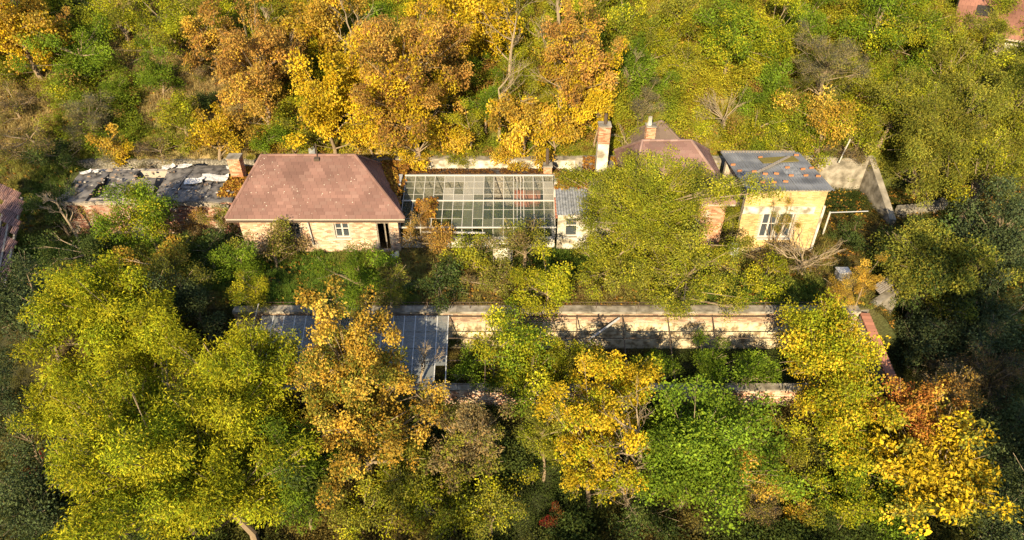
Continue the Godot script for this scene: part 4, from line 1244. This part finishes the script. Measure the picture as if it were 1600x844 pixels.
func white_annex() -> void:
	var o := thing("white_annex", "small white plastered annex with grey corrugated roof, right of the glasshouse", "annex", Vector3(3.5, 0, -2))
	wall("wall", M.plaster_white, o, Vector3(2.62, -0.3, -0.25), Vector3.RIGHT, 1.9, 2.75, 0.25, [[0.42, 1.15, 1.16, 2.42]])
	wall("wall", M.plaster_white, o, Vector3(4.52, -0.3, -0.502), Vector3.FORWARD, 3.4, 2.8, 0.25)
	wall("wall", M.plaster_white, o, Vector3(2.87, -0.3, -3.9), Vector3.BACK, 3.4, 2.8, 0.25)
	window(o, Vector3(3.41, 1.49, -0.25), 0.74, 1.27, 1, 2, M.white_metal)
	var sh := wave_sheet(0.95, 2.15, 0.16, 0.028)
	for i in 2:
		for j in 2:
			place("roof_sheet", sh, M.sheet_grey, o, Transform3D(Basis(Vector3.RIGHT, 0.09 + j * 0.01), Vector3(3.0 + i * 0.93, 2.68 + 0.18 * j + i * 0.012, -0.95 - j * 2.05)))
	var p := MB.new()
	p.box(Vector3(2.62, 1.5, -3.0), Vector3(0.2, 2.9, 0.35))
	part("white_post", p, M.plaster_white, o)
	var q := MB.new()
	for i in 7: q.box(Vector3(2.66, 2.2 - i * 0.06, -2.3 + i * 0.24), Vector3(0.3, 0.12, 0.13))
	part("brick_parapet", q, M.red_clay, o)
	leaf_litter("leaf_litter", "fallen leaves on the corrugated roof of the white annex", Vector3(2.6, 2.98, -4.0), Vector3(1.9, 0, 0), Vector3(0, -0.12, 1.6), 420, 85, LITTER, 0.08)

func right_house() -> void:
	var o := thing("gabled_house", "house with faded red hipped roof half hidden behind the spreading apple tree", "house", Vector3(9.4, 0, -3))
	wall("wall", M.mortar, o, Vector3(6.9, -0.3, -0.3), Vector3.RIGHT, 5.2, 3.5, 0.3, [[0.6, 0.3, 1.5, 2.4], [2.6, 1.2, 3.7, 2.4]])
	bricks(o, Vector3(6.9, -0.15, -0.3), Vector3.RIGHT, 5.2, 3.3, [[0.6, 0.15, 1.5, 2.25], [2.6, 1.05, 3.7, 2.25]], ORANGE, 91, 0.03)
	window(o, Vector3(10.05, 1.5, -0.3), 1.1, 1.2, 2, 2, M.white_metal)
	var dr := MB.new()
	dr.box(Vector3(7.95, 1.0, -0.45), Vector3(0.9, 2.1, 0.05))
	part("door", dr, M.wood_grey, o)
	wall("wall", M.mortar, o, Vector3(12.1, -0.3, -0.602), Vector3.FORWARD, 5.4, 3.5, 0.3)
	wall("wall", M.mortar, o, Vector3(7.2, -0.3, -6.0), Vector3.BACK, 5.4, 3.5, 0.3)
	wall("wall", M.mortar, o, Vector3(12.1, -0.3, -6.002), Vector3.LEFT, 5.2, 3.5, 0.3)
	hip_roof(o, 6.5, 12.45, -6.4, 0.05, 3.25, 7.5, 10.3, 5.5, -3.2, [Color(0.18, 0.105, 0.09), Color(0.215, 0.14, 0.12), Color(0.14, 0.082, 0.075), Color(0.25, 0.18, 0.155)], 55)
	hip_roof(o, 7.7, 11.2, -8.9, -6.0, 3.35, 9.35, 9.45, 4.75, -7.4, [Color(0.125, 0.092, 0.075), Color(0.15, 0.11, 0.09), Color(0.10, 0.074, 0.062)], 58)  # rear wing: shade on this roof is put into darker shingle colours
	var c1 := chimney(o, 8.6, -6.5, 3.0, 4.9, 0.56, 0.5, ORANGE, 73)
	var pot := MB.new()
	pot.tube([Vector3(8.5, 4.95, -6.5), Vector3(8.5, 5.5, -6.5)], [0.15, 0.12], 9)
	part("chimney_pot", pot, M.plaster_white, c1)
	var c2 := chimney(o, 5.45, -4.6, 0.0, 5.85, 0.66, 0.6, ORANGE, 74, 4.75)
	var fl := MB.new()
	fl.tube([Vector3(5.5, 5.85, -4.6), Vector3(5.48, 6.55, -4.6)], [0.1, 0.1], 8)
	part("flue_pipe", fl, M.rust, c2)
	# low lean-to between the annex and the house
	var mb := MB.new()
	mb.hexa([Vector3(4.5, 2.3, -0.6), Vector3(6.88, 2.3, -0.6), Vector3(6.88, 2.8, -6.4), Vector3(4.5, 2.8, -6.4), Vector3(4.5, 2.42, -0.6), Vector3(6.88, 2.42, -0.6), Vector3(6.88, 2.92, -6.4), Vector3(4.5, 2.92, -6.4)])
	part("lean_to_roof", mb, M.felt, o)
	wall("lean_to_wall", M.plaster_white, o, Vector3(4.55, -0.3, -0.9), Vector3.RIGHT, 2.3, 2.6, 0.25)
	leaf_litter("leaf_litter", "fallen leaves on the dark lean-to roof beside the tall chimney", Vector3(4.5, 2.9, -6.3), Vector3(2.3, 0, 0), Vector3(0, -0.22, 2.6), 700, 86, LITTER, 0.12)

func roof_y(z: float) -> float: return 4.35 + (z - 0.3) * 0.0865

func yellow_building() -> void:
	var o := thing("flat_roofed_brick_building", "yellow brick building under the blue grey corrugated roof", "building", Vector3(15.2, 0, -2.3))
	var hole := [1.2, 1.25, 3.02, 2.9]
	wall("wall", M.mortar, o, Vector3(12.95, -0.3, 0), Vector3.RIGHT, 4.45, 4.55, 0.3, [hole])
	bricks(o, Vector3(12.95, -0.05, 0), Vector3.RIGHT, 4.45, 4.25, [[1.2, 1.0, 3.02, 2.65], [-0.1, 2.68, 4.0, 3.15], [-0.1, -0.1, 4.6, 0.25]], BUFF, 95, 0.0)
	wall("wall", M.mortar, o, Vector3(17.4, -0.3, -0.302), Vector3.FORWARD, 4.2, 4.2, 0.3)
	bricks(o, Vector3(17.41, -0.05, -0.302), Vector3.FORWARD, 4.2, 3.9, [], BUFF, 96)
	wall("wall", M.mortar, o, Vector3(13.25, -0.3, -4.5), Vector3.BACK, 4.2, 4.2, 0.3)
	wall("wall", M.mortar, o, Vector3(17.4, -0.3, -4.502), Vector3.LEFT, 4.45, 4.1, 0.3)
	var li := MB.new()
	li.box(Vector3(14.95, 2.86, 0.03), Vector3(4.0, 0.44, 0.09))
	part("white_lintel", li, M.plaster_white, o)
	var pl := MB.new()
	pl.box(Vector3(15.2, 0.05, 0.04), Vector3(4.5, 0.3, 0.12))
	part("plinth", pl, M.plaster_cream, o)
	window(o, Vector3(14.62, 1.77, 0.0), 0.86, 1.62, 2, 2, M.white_metal)
	window(o, Vector3(15.53, 1.77, 0.0), 0.86, 1.62, 2, 2, M.white_metal)
	var dp := MB.new()
	dp.box(Vector3(17.42, 1.6, 0.06), Vector3(0.13, 3.1, 0.12))
	part("corner_post", dp, M.plaster_white, o)
	# corrugated sheets in three courses
	var sh := wave_sheet(0.98, 1.86, 0.163, 0.042)
	rng.seed = 12
	var tilt := Basis(Vector3.RIGHT, -0.0863)
	for j in 3:
		for i in 5:
			var z := -0.45 - j * 1.74
			place("roof_sheet", sh, M.sheet_blue if rng.randf() < 0.75 else M.sheet_grey, o, Transform3D(Basis(Vector3.UP, rr(-0.01, 0.01)) * tilt, Vector3(13.2 + i * 0.945, roof_y(z) + 0.05 - j * 0.012 + (i % 2) * 0.008, z)))
	# underlay along the eave
	var un := MB.new()
	un.box(Vector3(15.1, 4.22, 0.12), Vector3(4.6, 0.1, 0.2))
	part("eave_beam", un, M.wood_grey, o)
	var eb := MB.new()
	eb.box(Vector3(15.0, 3.88, -5.0), Vector3(4.5, 0.12, 0.16))
	part("back_eave_beam", eb, M.wood_grey, o)
	# moss covered board and a loose plank
	var mo := MB.new()
	mo.box(Vector3(15.75, roof_y(-3.6) + 0.12, -3.55), Vector3(2.2, 0.03, 0.75), Basis(Vector3.UP, 0.12) * tilt)
	solo("mossy_board", mo, M.moss, "mossy yellow brown board lying on the corrugated roof", "board")
	var pk := MB.new()
	pk.bar(Vector3(13.95, roof_y(-1.73) + 0.13, -1.73), Vector3(16.47, roof_y(-3.85) + 0.2, -3.85), 0.16, 0.05)
	solo("loose_plank", pk, M.wood_grey, "weathered plank lying diagonally on the corrugated roof", "plank")
	var spots := [[14.77, -3.87, "beside the left end of the mossy board"], [17.04, -4.21, "at the back right roof corner"], [12.85, -2.78, "at the left roof edge, uppermost there"], [12.99, -1.9, "at the left roof edge, second there"], [13.79, -1.82, "left of the lower end of the loose plank"], [14.96, -1.53, "just right of the lower end of the loose plank"], [15.87, -2.38, "just below the middle of the loose plank"], [16.69, -2.16, "right of the loose plank, in the upper right row"], [17.24, -2.32, "at the right roof edge, upper one"], [15.7, -1.27, "in the middle row, roof centre"], [16.53, -1.27, "in the middle row, second from the right edge"], [17.2, -1.19, "at the right roof edge, lower one"], [13.82, -0.37, "in the eave row, leftmost of three"], [14.45, -0.37, "in the eave row, middle of three"], [15.12, -0.47, "in the eave row, rightmost of three"], [14.32, -1.5, "under the lower end of the loose plank"]]
	var first: Node3D = null
	for s in spots:
		var b: MeshInstance3D
		if first == null:
			var mb := MB.new()
			mb.col = Color(0.34, 0.15, 0.07)
			mb.box(Vector3(0, 0.055, 0), Vector3(0.26, 0.11, 0.07))
			b = MeshInstance3D.new()
			b.mesh = mb.mesh()
			b.material_override = M.brick
			first = b
		else:
			b = first.duplicate()
		b.name = numbered("loose_brick")
		add_child(b, true)
		b.position = Vector3(s[0], roof_y(s[1]) + 0.075, s[1])
		b.rotation = Vector3(-0.08, rr(-0.25, 0.25), 0)
		tag(b, "orange brick weighing down the sheets, " + s[2], "brick", "bricks on the corrugated roof")
	# vine climbing the front
	rng.seed = 9
	var v := thing("climbing_vine", "thin yellow leaved vine climbing over the windows of the yellow brick building", "climber", Vector3(15.0, 0, 0.3))
	var st := MB.new()
	st.col = Color(0.6, 0.5, 0.4)
	var xs := []
	var cs := []
	for i in 9:
		var p := Vector3(15.0 + rr(-0.25, 0.25), 0, 0.4)
		var q := [p]
		var hgt := rr(2.0, 4.3)
		var dx := rr(-0.9, 1.1)
		for k in range(1, 6):
			q.append(p + Vector3(dx * k / 5.0 + rr(-0.08, 0.08), hgt * k / 5.0, -0.12 + rr(-0.08, 0.1)))
		st.tube(q, [0.03, 0.025, 0.02, 0.016, 0.012, 0.008], 4)
		for k in 7:
			var t: Vector3 = q[3].lerp(q[5], rng.randf())
			if rng.randf() < 0.55:
				xs.append(Transform3D(Basis(rdir(), rr(0, 1)).scaled(Vector3.ONE * rr(0.35, 0.6)), t + rdir() * 0.15))
				cs.append([Color(0.42, 0.32, 0.03), Color(0.2, 0.22, 0.03), Color(0.5, 0.4, 0.05)][rng.randi() % 3])
	part("stems", st, M.bark, v)
	scatter("leaves", CL.fine, M.leaf, v, xs, cs)
	var rb := thing("rain_barrel", "pale grey rain barrel with rusty rim beside the yellow brick wall", "barrel", Vector3(12.75, 0, 0.55))
	var bm := MB.new()
	bm.tube([Vector3(12.75, 0, 0.55), Vector3(12.75, 0.3, 0.55), Vector3(12.75, 0.6, 0.55), Vector3(12.75, 0.86, 0.55)], [0.24, 0.27, 0.28, 0.27], 14)
	part("drum", bm, M.steel_grey, rb)
	var rm := MB.new()
	for i in 14:
		var a := TAU * i / 14
		var b2 := TAU * (i + 1) / 14
		rm.bar(Vector3(12.75 + cos(a) * 0.28, 0.9, 0.55 + sin(a) * 0.28), Vector3(12.75 + cos(b2) * 0.28, 0.9, 0.55 + sin(b2) * 0.28), 0.06, 0.1)
	part("rim", rm, M.rust, rb)

func stone_wall(called: String, label: String, a: Vector3, b: Vector3, h: float, t: float, seed_: int) -> void:
	var o := thing(called, label, "wall", (a + b) * 0.5, "rough stone walls on the right")
	rng.seed = seed_
	var u := (b - a)
	var l := u.length()
	u /= l
	var mb := MB.new()
	mb.box((a + b) * 0.5 + Vector3.UP * (h * 0.5 - 0.3), Vector3(l, h + 0.5, t * 0.8), Basis(u, Vector3.UP, u.cross(Vector3.UP)).orthonormalized())
	part("core", mb, M.stone, o)
	var stones := []
	for k in 3:
		var s := MB.new()
		var g := []
		for y in [-0.5, 0.5]:
			for q in [[-0.5, -0.5], [0.5, -0.5], [0.5, 0.5], [-0.5, 0.5]]:
				g.append(Vector3(q[0] * rr(0.7, 1.0), y * rr(0.75, 1.05), q[1] * rr(0.75, 1.0)))
		s.hexa(g)
		stones.append(s.mesh())
	var p := 0.0
	while p < l:
		var w := rr(0.3, 0.6)
		for r in int(h / 0.25) + 1:
			place("stone", stones[rng.randi() % 3], M.stone, o, Transform3D(Basis(Vector3.UP, atan2(-u.z, u.x) + rr(-0.1, 0.1)).scaled_local(Vector3(w, rr(0.22, 0.34), t * rr(0.9, 1.15))), a + u * (p + w * 0.5) + Vector3.UP * (r * 0.25 + rr(-0.03, 0.08))))
		p += w

func walls() -> void:
	# rear retaining wall: whitewashed stretch and bare concrete stretch
	var a := thing("whitewashed_retaining_wall", "whitewashed retaining wall behind the glasshouse at the foot of the slope", "wall", Vector3(-12, 0, -7.2))
	wall("wall", M.plaster_white, a, Vector3(-8.9, -0.3, -6.95), Vector3.RIGHT, 13.0, 2.6, 0.35)
	var cp := MB.new()
	var x := -8.9
	rng.seed = 3
	while x < 4.0:
		var w := rr(0.9, 1.5)
		var c := MB.new()
		c.col = Color.WHITE * rr(0.8, 1.5)
		c.box(Vector3(x + w * 0.5, 2.35, -7.12), Vector3(w - 0.015, 0.12, 0.45))
		part("coping_stone", c, M.concrete, a)
		x += w
	var d := thing("dark_retaining_wall", "dark weathered retaining wall behind the pink roof and the ruined shed", "wall", Vector3(-19, 0, -7.2))
	wall("wall", M.stone, d, Vector3(-28.5, -0.3, -6.95), Vector3.RIGHT, 19.58, 2.55, 0.35)
	var b := thing("concrete_retaining_wall", "bare grey concrete retaining wall right of the corrugated roof", "wall", Vector3(14, 0, -7.2))
	wall("wall", M.concrete, b, Vector3(4.12, -0.3, -6.95), Vector3.RIGHT, 19.2, 2.75, 0.35)
	var bt := MB.new()
	bt.hexa([Vector3(23.1, -0.6, -2.6), Vector3(23.5, -0.6, -2.6), Vector3(23.5, -0.6, -7.2), Vector3(23.1, -0.6, -7.2), Vector3(23.1, 0.55, -2.6), Vector3(23.5, 0.55, -2.6), Vector3(23.5, 2.5, -7.2), Vector3(23.1, 2.5, -7.2)])
	part("wing_wall", bt, M.concrete, b)
	stone_wall("broken_stone_wall", "low broken stone wall beyond the concrete wing wall", Vector3(24.1, 0.0, -3.7), Vector3(27.3, 0.1, -4.5), 0.5, 0.5, 7)
	stone_wall("low_stone_wall", "low stone wall beside the round dark olive tree", Vector3(26.8, -0.6, -2.6), Vector3(29.6, -0.7, -3.4), 0.55, 0.5, 8)
	# terrace wall: brick band, cream plaster panels and a concrete coping
	var t := thing("terrace_wall", "long cream plastered terrace wall with concrete coping", "wall", Vector3(2, -2.6, 5.2))
	wall("wall", M.mortar, t, Vector3(-14.6, -3.0, 5.4), Vector3.RIGHT, 32.8, 2.95, 0.35)
	bricks(t, Vector3(-14.6, -0.72, 5.41), Vector3.RIGHT, 32.8, 0.6, [], [Color(0.34, 0.24, 0.16), Color(0.42, 0.31, 0.21), Color(0.27, 0.18, 0.13)], 98, 0.05)
	rng.seed = 17
	for i in 14:
		for j in 3:
			var p := MB.new()
			p.col = Color.WHITE * rr(0.86, 1.12) * (0.8 if rng.randf() < 0.12 else 1.0)
			p.box(Vector3(-14.6 + 2.343 * (i + 0.5), -2.32 + j * 0.62, 5.43 + rr(0, 0.012)), Vector3(2.32, 0.6, 0.06))
			part("cream_panel", p, M.plaster_cream, t)
		var c := MB.new()
		c.col = Color.WHITE * rr(0.9, 1.7)
		c.box(Vector3(-14.6 + 2.343 * (i + 0.5), 0.0 + rr(-0.015, 0.015), 5.27), Vector3(2.33, 0.14, 0.5))
		part("coping_slab", c, M.concrete, t)
	# end wall with brick coping, and a plastered return wall
	var e := thing("end_wall", "stepped end wall with red brick coping at the right end of the lower terrace", "wall", Vector3(18.4, -3, 8))
	var ew := MB.new()
	ew.hexa([Vector3(18.2, -6, 5.5), Vector3(18.6, -6, 5.5), Vector3(19.2, -6, 11.2), Vector3(18.8, -6, 11.2), Vector3(18.2, -0.1, 5.5), Vector3(18.6, -0.1, 5.5), Vector3(19.2, -2.3, 11.2), Vector3(18.8, -2.3, 11.2)])
	part("wall", ew, M.stone, e)
	for i in 34:
		var k := (i + 0.5) / 34.0
		var c := MB.new()
		c.col = REDB[0] * rr(0.75, 1.15)
		c.box(Vector3(18.4 + 0.6 * k, -0.1 - 2.2 * k + 0.05, 5.5 + 5.7 * k), Vector3(0.48, 0.1, 0.168), Basis(Vector3.UP, -0.1) * Basis(Vector3.RIGHT, 0.37))
		part("coping_brick", c, M.brick, e)
	var rw := thing("plastered_return_wall", "white plastered wall returning uphill from the brick coped end wall", "wall", Vector3(19.6, -1, 4.4))
	var rm := MB.new()
	rm.hexa([Vector3(18.55, -4, 5.3), Vector3(21.2, -4, 3.6), Vector3(21.0, -4, 3.25), Vector3(18.35, -4, 5.0), Vector3(18.55, -0.15, 5.3), Vector3(21.2, 0.1, 3.6), Vector3(21.0, 0.1, 3.25), Vector3(18.35, -0.15, 5.0)])
	part("wall", rm, M.concrete, rw)
	# low front wall of the glass frames
	var f := thing("low_brick_wall", "low brick wall along the front of the lower terrace", "wall", Vector3(5, -3, 9))
	wall("wall", M.mortar, f, Vector3(-13.5, -4.2, 9.28), Vector3.RIGHT, 28.8, 2.4, 0.35)
	bricks(f, Vector3(-5.5, -3.9, 9.29), Vector3.RIGHT, 20.8, 2.05, [], [Color(0.5, 0.30, 0.2), Color(0.58, 0.42, 0.3), Color(0.42, 0.22, 0.14), Color(0.6, 0.5, 0.38)], 99, 0.1)
	for i in 16:
		var c := MB.new()
		c.col = Color.WHITE * rr(0.9, 1.8)
		c.box(Vector3(-13.5 + 1.8 * (i + 0.5), -1.77, 9.1), Vector3(1.77, 0.1, 0.44))
		part("coping_slab", c, M.concrete, f)

func lower_frames() -> void:
	var o := thing("ruined_glass_frame", "ruined sloping glass frame on the lower terrace, bluish panes left on its left half", "greenhouse frame", Vector3(2, -1, 7.2))
	var T := Vector3(0, -0.14, 5.6)
	var E := Vector3(0, -1.68, 8.95)
	var S := E - T
	var bars := []
	var x := -13.0
	while x < -2.75:
		bars.append(x)
		x += 0.57
	var n := bars.size()
	for q in [-1.35, -0.9, 3.35, 5.75, 8.1, 10.45, 15.2]: bars.append(q)
	for i in bars.size():
		var mb := MB.new()
		mb.bar(T + Vector3(bars[i], 0, 0), E + Vector3(bars[i], 0, 0), 0.045, 0.06)
		part("rafter", mb, M.steel_grey if i < n else M.rust, o)
	for r in [0.0, 0.33, 0.66, 1.0]:
		var mb := MB.new()
		var p: Vector3 = T + S * r + Vector3(0, -0.05, 0)
		mb.bar(p + Vector3(-13.1, 0, 0), p + Vector3(17.5 if r < 0.5 else (-0.8 if r < 0.9 else 11.0), 0, 0), 0.04)
		part("purlin", mb, M.rust, o)
	rng.seed = 19
	var b := Basis(Vector3.RIGHT, atan2(1.54, 3.35))
	for i in n - 1:
		for j in 4:
			if (bars[i] < -12.0 and j > 0 and rng.randf() < 0.6) or (bars[i] < -11.4 and j == 3) or rng.randf() < 0.05: continue
			if i == n - 2 and j == 3: continue
			var p: Vector3 = T + S * ((j + 0.5) / 4.0) + Vector3((bars[i] + bars[i + 1]) * 0.5, 0.02, 0)
			place("pane", CL.unit, M.glass_blue, o, Transform3D((Basis(Vector3(rr(-1, 1), 0, rr(-1, 1)).normalized(), rr(0, 0.015)) * b).scaled_local(Vector3(0.52, 0.006, S.length() / 4.0 - 0.02)), p))
	var pk := MB.new()
	pk.bar(Vector3(4.0, -1.2, 6.3), Vector3(5.6, -0.15, 5.75), 0.11, 0.03)
	solo("leaning_plank", pk, M.steel_grey, "pale plank leaning across the empty frame before the cream wall", "plank")
	var rail := thing("terrace_railing", "thin rusty railing along the edge of the terrace", "railing", Vector3(2, 0, 5.3))
	for i in 15:
		var mb := MB.new()
		var px := -13.2 + i * 2.2
		mb.bar(Vector3(px, 0.05, 5.25), Vector3(px + rr(-0.03, 0.03), 0.5, 5.25), 0.035)
		part("post", mb, M.rust, rail)
	for y in [0.3, 0.48]:
		var mb := MB.new()
		mb.bar(Vector3(-13.2, y, 5.25), Vector3(17.6, y, 5.25), 0.025)
		part("rail", mb, M.rust, rail)
	var pole := MB.new()
	pole.tube([Vector3(-13.5, -0.6, 6.1), Vector3(-12.85, 1.0, 6.0)], [0.035, 0.03], 6)
	solo("leaning_pole", pole, M.white_metal, "pale pole leaning at the left end of the blue glass frames", "pole")

func small_things() -> void:
	var p := thing("white_board", "white board standing in the weeds before the right end of the glasshouse", "board", Vector3(-0.5, 0, 1.0))
	var b := MB.new()
	b.box(Vector3(-0.52, 0.45, 1.0), Vector3(1.12, 0.92, 0.05), Basis(Vector3.RIGHT, -0.25))
	part("panel", b, M.plaster_white, p)
	var lg := MB.new()
	for s in [-1.0, -0.05]: lg.bar(Vector3(s, -0.1, 0.85), Vector3(s, 0.85, 0.75), 0.06)
	part("stake", lg, M.wood_grey, p)
	var w := thing("white_box", "small white metal box standing at the right end of the terrace", "box", Vector3(18.2, 0, 2.7))
	var wb := MB.new()
	wb.box(Vector3(18.2, 0.3, 2.7), Vector3(0.62, 0.6, 0.5))
	part("case", wb, M.white_metal, w)
	var wl := MB.new()
	wl.box(Vector3(18.2, 0.63, 2.7), Vector3(0.7, 0.06, 0.58))
	part("lid", wl, M.white_metal, w)
	var sc := MB.new()
	sc.box(Vector3(-6.75, 0.15, 0.75), Vector3(0.42, 0.25, 0.3), Basis(Vector3(1, 1, 0).normalized(), 0.5))
	sc.box(Vector3(-6.62, 0.32, 0.7), Vector3(0.3, 0.04, 0.3), Basis(Vector3(1, 0, 1).normalized(), 0.8))
	solo("plastic_scrap", sc, M.white_metal, "crumpled white scrap on the ground before the open doorway", "scrap")
	var pal := thing("slatted_pallet", "weathered slatted pallet leaning behind the plastered return wall", "pallet", Vector3(20.2, 0, 3.8))
	for i in 6:
		var s := MB.new()
		s.bar(Vector3(19.55, 0.35 - i * 0.02, 4.35 - i * 0.14), Vector3(20.75, 0.6 - i * 0.02, 3.65 - i * 0.14), 0.09, 0.03)
		part("slat", s, M.wood_grey, pal)
	for k in [0.15, 0.85]:
		var s := MB.new()
		var q := Vector3(19.55, 0.31, 4.35).lerp(Vector3(20.75, 0.56, 3.65), k)
		s.bar(q, q + Vector3(0, -0.1, -0.72), 0.07)
		part("bearer", s, M.wood_grey, pal)
	var pf := thing("white_pipe_frame", "white pipe post with a thin crossbar in the shade beside the yellow brick building", "post", Vector3(18.65, 0, -1.4))
	var q := MB.new()
	q.tube([Vector3(18.65, -0.1, -1.4), Vector3(18.65, 1.85, -1.4)], [0.05, 0.05], 7)
	part("post", q, M.white_metal, pf)
	var q2 := MB.new()
	q2.tube([Vector3(18.65, 1.8, -1.4), Vector3(20.95, 1.8, -1.55)], [0.03, 0.03], 6)
	part("crossbar", q2, M.steel_grey, pf)
	var gs := thing("grey_sheet", "grey ribbed sheet leaning behind the ridge of the pink roof", "sheet", Vector3(-12.8, 0, -6.6))
	place("sheet", wave_sheet(0.5, 1.5, 0.12, 0.02), M.sheet_grey, gs, Transform3D(Basis(Vector3.BACK, 0.5) * Basis(Vector3.RIGHT, 0.5), Vector3(-12.75, 2.75, -6.6)))
	var iv := MB.new()
	iv.bar(Vector3(21.0, 2.3, -6.6), Vector3(21.3, 3.9, -6.7), 0.06)
	solo("white_post", iv, M.white_metal, "white post standing on the concrete retaining wall", "post")
	var sl := thing("pale_concrete_slab", "pale concrete slab with a low kerb among the olive trees", "slab", Vector3(29.9, gy(29.9, -12.2), -12.2))
	var sm := MB.new()
	var sy := gy(29.9, -12.2)
	sm.box(Vector3(29.9, sy + 0.1, -12.2), Vector3(2.6, 1.2, 1.9), Basis(Vector3.UP, 0.3) * Basis(Vector3.RIGHT, 0.2))
	part("slab", sm, M.plaster_white, sl)
	var sk := MB.new()
	sk.box(Vector3(29.9, sy + 0.75, -13.1), Vector3(2.7, 0.3, 0.25), Basis(Vector3.UP, 0.3))
	part("kerb", sk, M.concrete, sl)

func far_house() -> void:
	var gx := 37.5
	var gz := -17.5
	var y := gy(gx, gz) - 1.9
	var o := thing("red_tiled_house", "house with red tiled roof among the trees in the top right corner", "house", Vector3(gx, y, gz))
	var r := Basis(Vector3.UP, -0.5)
	var c := Vector3(gx, y, gz)
	var mb := MB.new()
	mb.box(c + Vector3.UP * 1.2, Vector3(9, 3.0, 6), r)
	part("wall", mb, M.plaster_white, o)
	var F := func(px: float, py: float, pz: float) -> Vector3: return c + r * Vector3(px, py, pz)
	var A: Vector3 = F.call(-5, 2.6, 3.6); var B: Vector3 = F.call(5, 2.6, 3.6); var C: Vector3 = F.call(5, 2.6, -3.6); var D: Vector3 = F.call(-5, 2.6, -3.6)
	var R: Vector3 = F.call(-5, 5.0, 0); var S: Vector3 = F.call(5, 5.0, 0)
	var rf := MB.new()
	var dn := Vector3(0, -0.15, 0)
	rf.quad(A, B, S, R); rf.quad(C, D, R, S); rf.tri(B, C, S); rf.tri(D, A, R); rf.quad(A + dn, B + dn, C + dn, D + dn)
	for e in [[A, B], [B, C], [C, D], [D, A]]: rf.quad(e[0] + dn, e[1] + dn, e[1], e[0])
	var roof := part("roof", rf, M.mortar, o)
	var tp := [Color(0.20, 0.095, 0.068), Color(0.25, 0.125, 0.09), Color(0.16, 0.08, 0.06)]
	slope_shingles(roof, A, B, S, R, 0.3, 0.33, tp, 201, "roof_tiles")
	slope_shingles(roof, C, D, R, S, 0.3, 0.33, tp, 202, "roof_tiles")
	for k in 3:
		var w := MB.new()
		w.box(c + r * Vector3(-2.6 + k * 2.6, 1.3, 3.02), Vector3(1.1, 1.2, 0.08), r)
		var win := part("window", w, M.white_metal, o)
		var g := MB.new()
		g.box(c + r * Vector3(-2.6 + k * 2.6, 1.3, 3.07), Vector3(0.95, 1.05, 0.02), r)
		part("pane", g, M.dark_room, win)
	var sk := MB.new()
	sk.box(c + r * Vector3(-3.2, 3.75, 1.9), Vector3(1.2, 0.12, 0.9), r * Basis(Vector3.RIGHT, 0.59))
	part("skylight", sk, M.dark_room, roof)

# ---------------------------------------------------------------- everything
func _ready() -> void:
	var cam := Camera3D.new()
	cam.name = "camera"
	cam.fov = 43.16
	cam.near = 0.5
	cam.far = 400.0
	cam.position = CAM
	cam.rotation_degrees = Vector3(-37.0, 0, 0)
	cam.current = true
	add_child(cam)
	var sky := ProceduralSkyMaterial.new()
	sky.sky_top_color = Color(0.48, 0.55, 0.67)
	sky.sky_horizon_color = Color(0.72, 0.76, 0.78)
	sky.sky_curve = 0.12
	sky.ground_bottom_color = Color(0.12, 0.12, 0.08)
	sky.ground_horizon_color = Color(0.45, 0.44, 0.38)
	sky.sky_energy_multiplier = 0.95
	sky.ground_energy_multiplier = 0.5
	var env := Environment.new()
	env.background_mode = Environment.BG_SKY
	env.sky = Sky.new()
	env.sky.sky_material = sky
	env.tonemap_mode = Environment.TONE_MAPPER_LINEAR
	env.tonemap_exposure = 2.5
	env.sdfgi_enabled = true
	env.ssao_enabled = true
	env.ssil_enabled = true
	var we := WorldEnvironment.new()
	we.name = "environment"
	we.environment = env
	add_child(we)
	var sun := DirectionalLight3D.new()
	sun.name = "sun"
	sun.light_color = Color(1.0, 0.91, 0.74)
	sun.light_energy = 1.5
	sun.light_angular_distance = 0.5
	sun.shadow_enabled = true
	sun.rotation_degrees = Vector3(-27.0, -14.0, 0)
	add_child(sun)

	wave.seed = 4
	wave.frequency = 0.11
	wave.fractal_octaves = 4
	patchy.seed = 8
	patchy.frequency = 0.09
	patchy.fractal_octaves = 3
	materials()
	CL.unit = box_mesh(Vector3.ONE)
	CL.broad = clump(64, 0.15, 0.13, 0.54, 0.25, 101)
	CL.large = clump(52, 0.18, 0.13, 0.52, 0.35, 108)
	CL.small = clump(90, 0.105, 0.074, 0.52, 0.1, 102)
	CL.locust = clump(104, 0.165, 0.056, 0.58, 0.5, 103)
	CL.fine = clump(100, 0.085, 0.045, 0.52, 0.0, 104, 14)
	CL.weed = clump(90, 0.10, 0.06, 0.44, -0.1, 105)
	CL.tuft = tuft(30, 0.5, 0.3, 106)
	CL.litter = clump(2, 0.15, 0.13, 0.06, 0.0, 107, 0)

	terrain()
	walls()
	pink_house()
	ruined_shed()
	tiled_ruin()
	leaf_roof()
	glasshouse()
	white_annex()
	right_house()
	yellow_building()
	lower_frames()
	far_house()
	small_things()
	for row in PLANTS: plant(row)
	for row in BARE: bare(row)
	undergrowth()
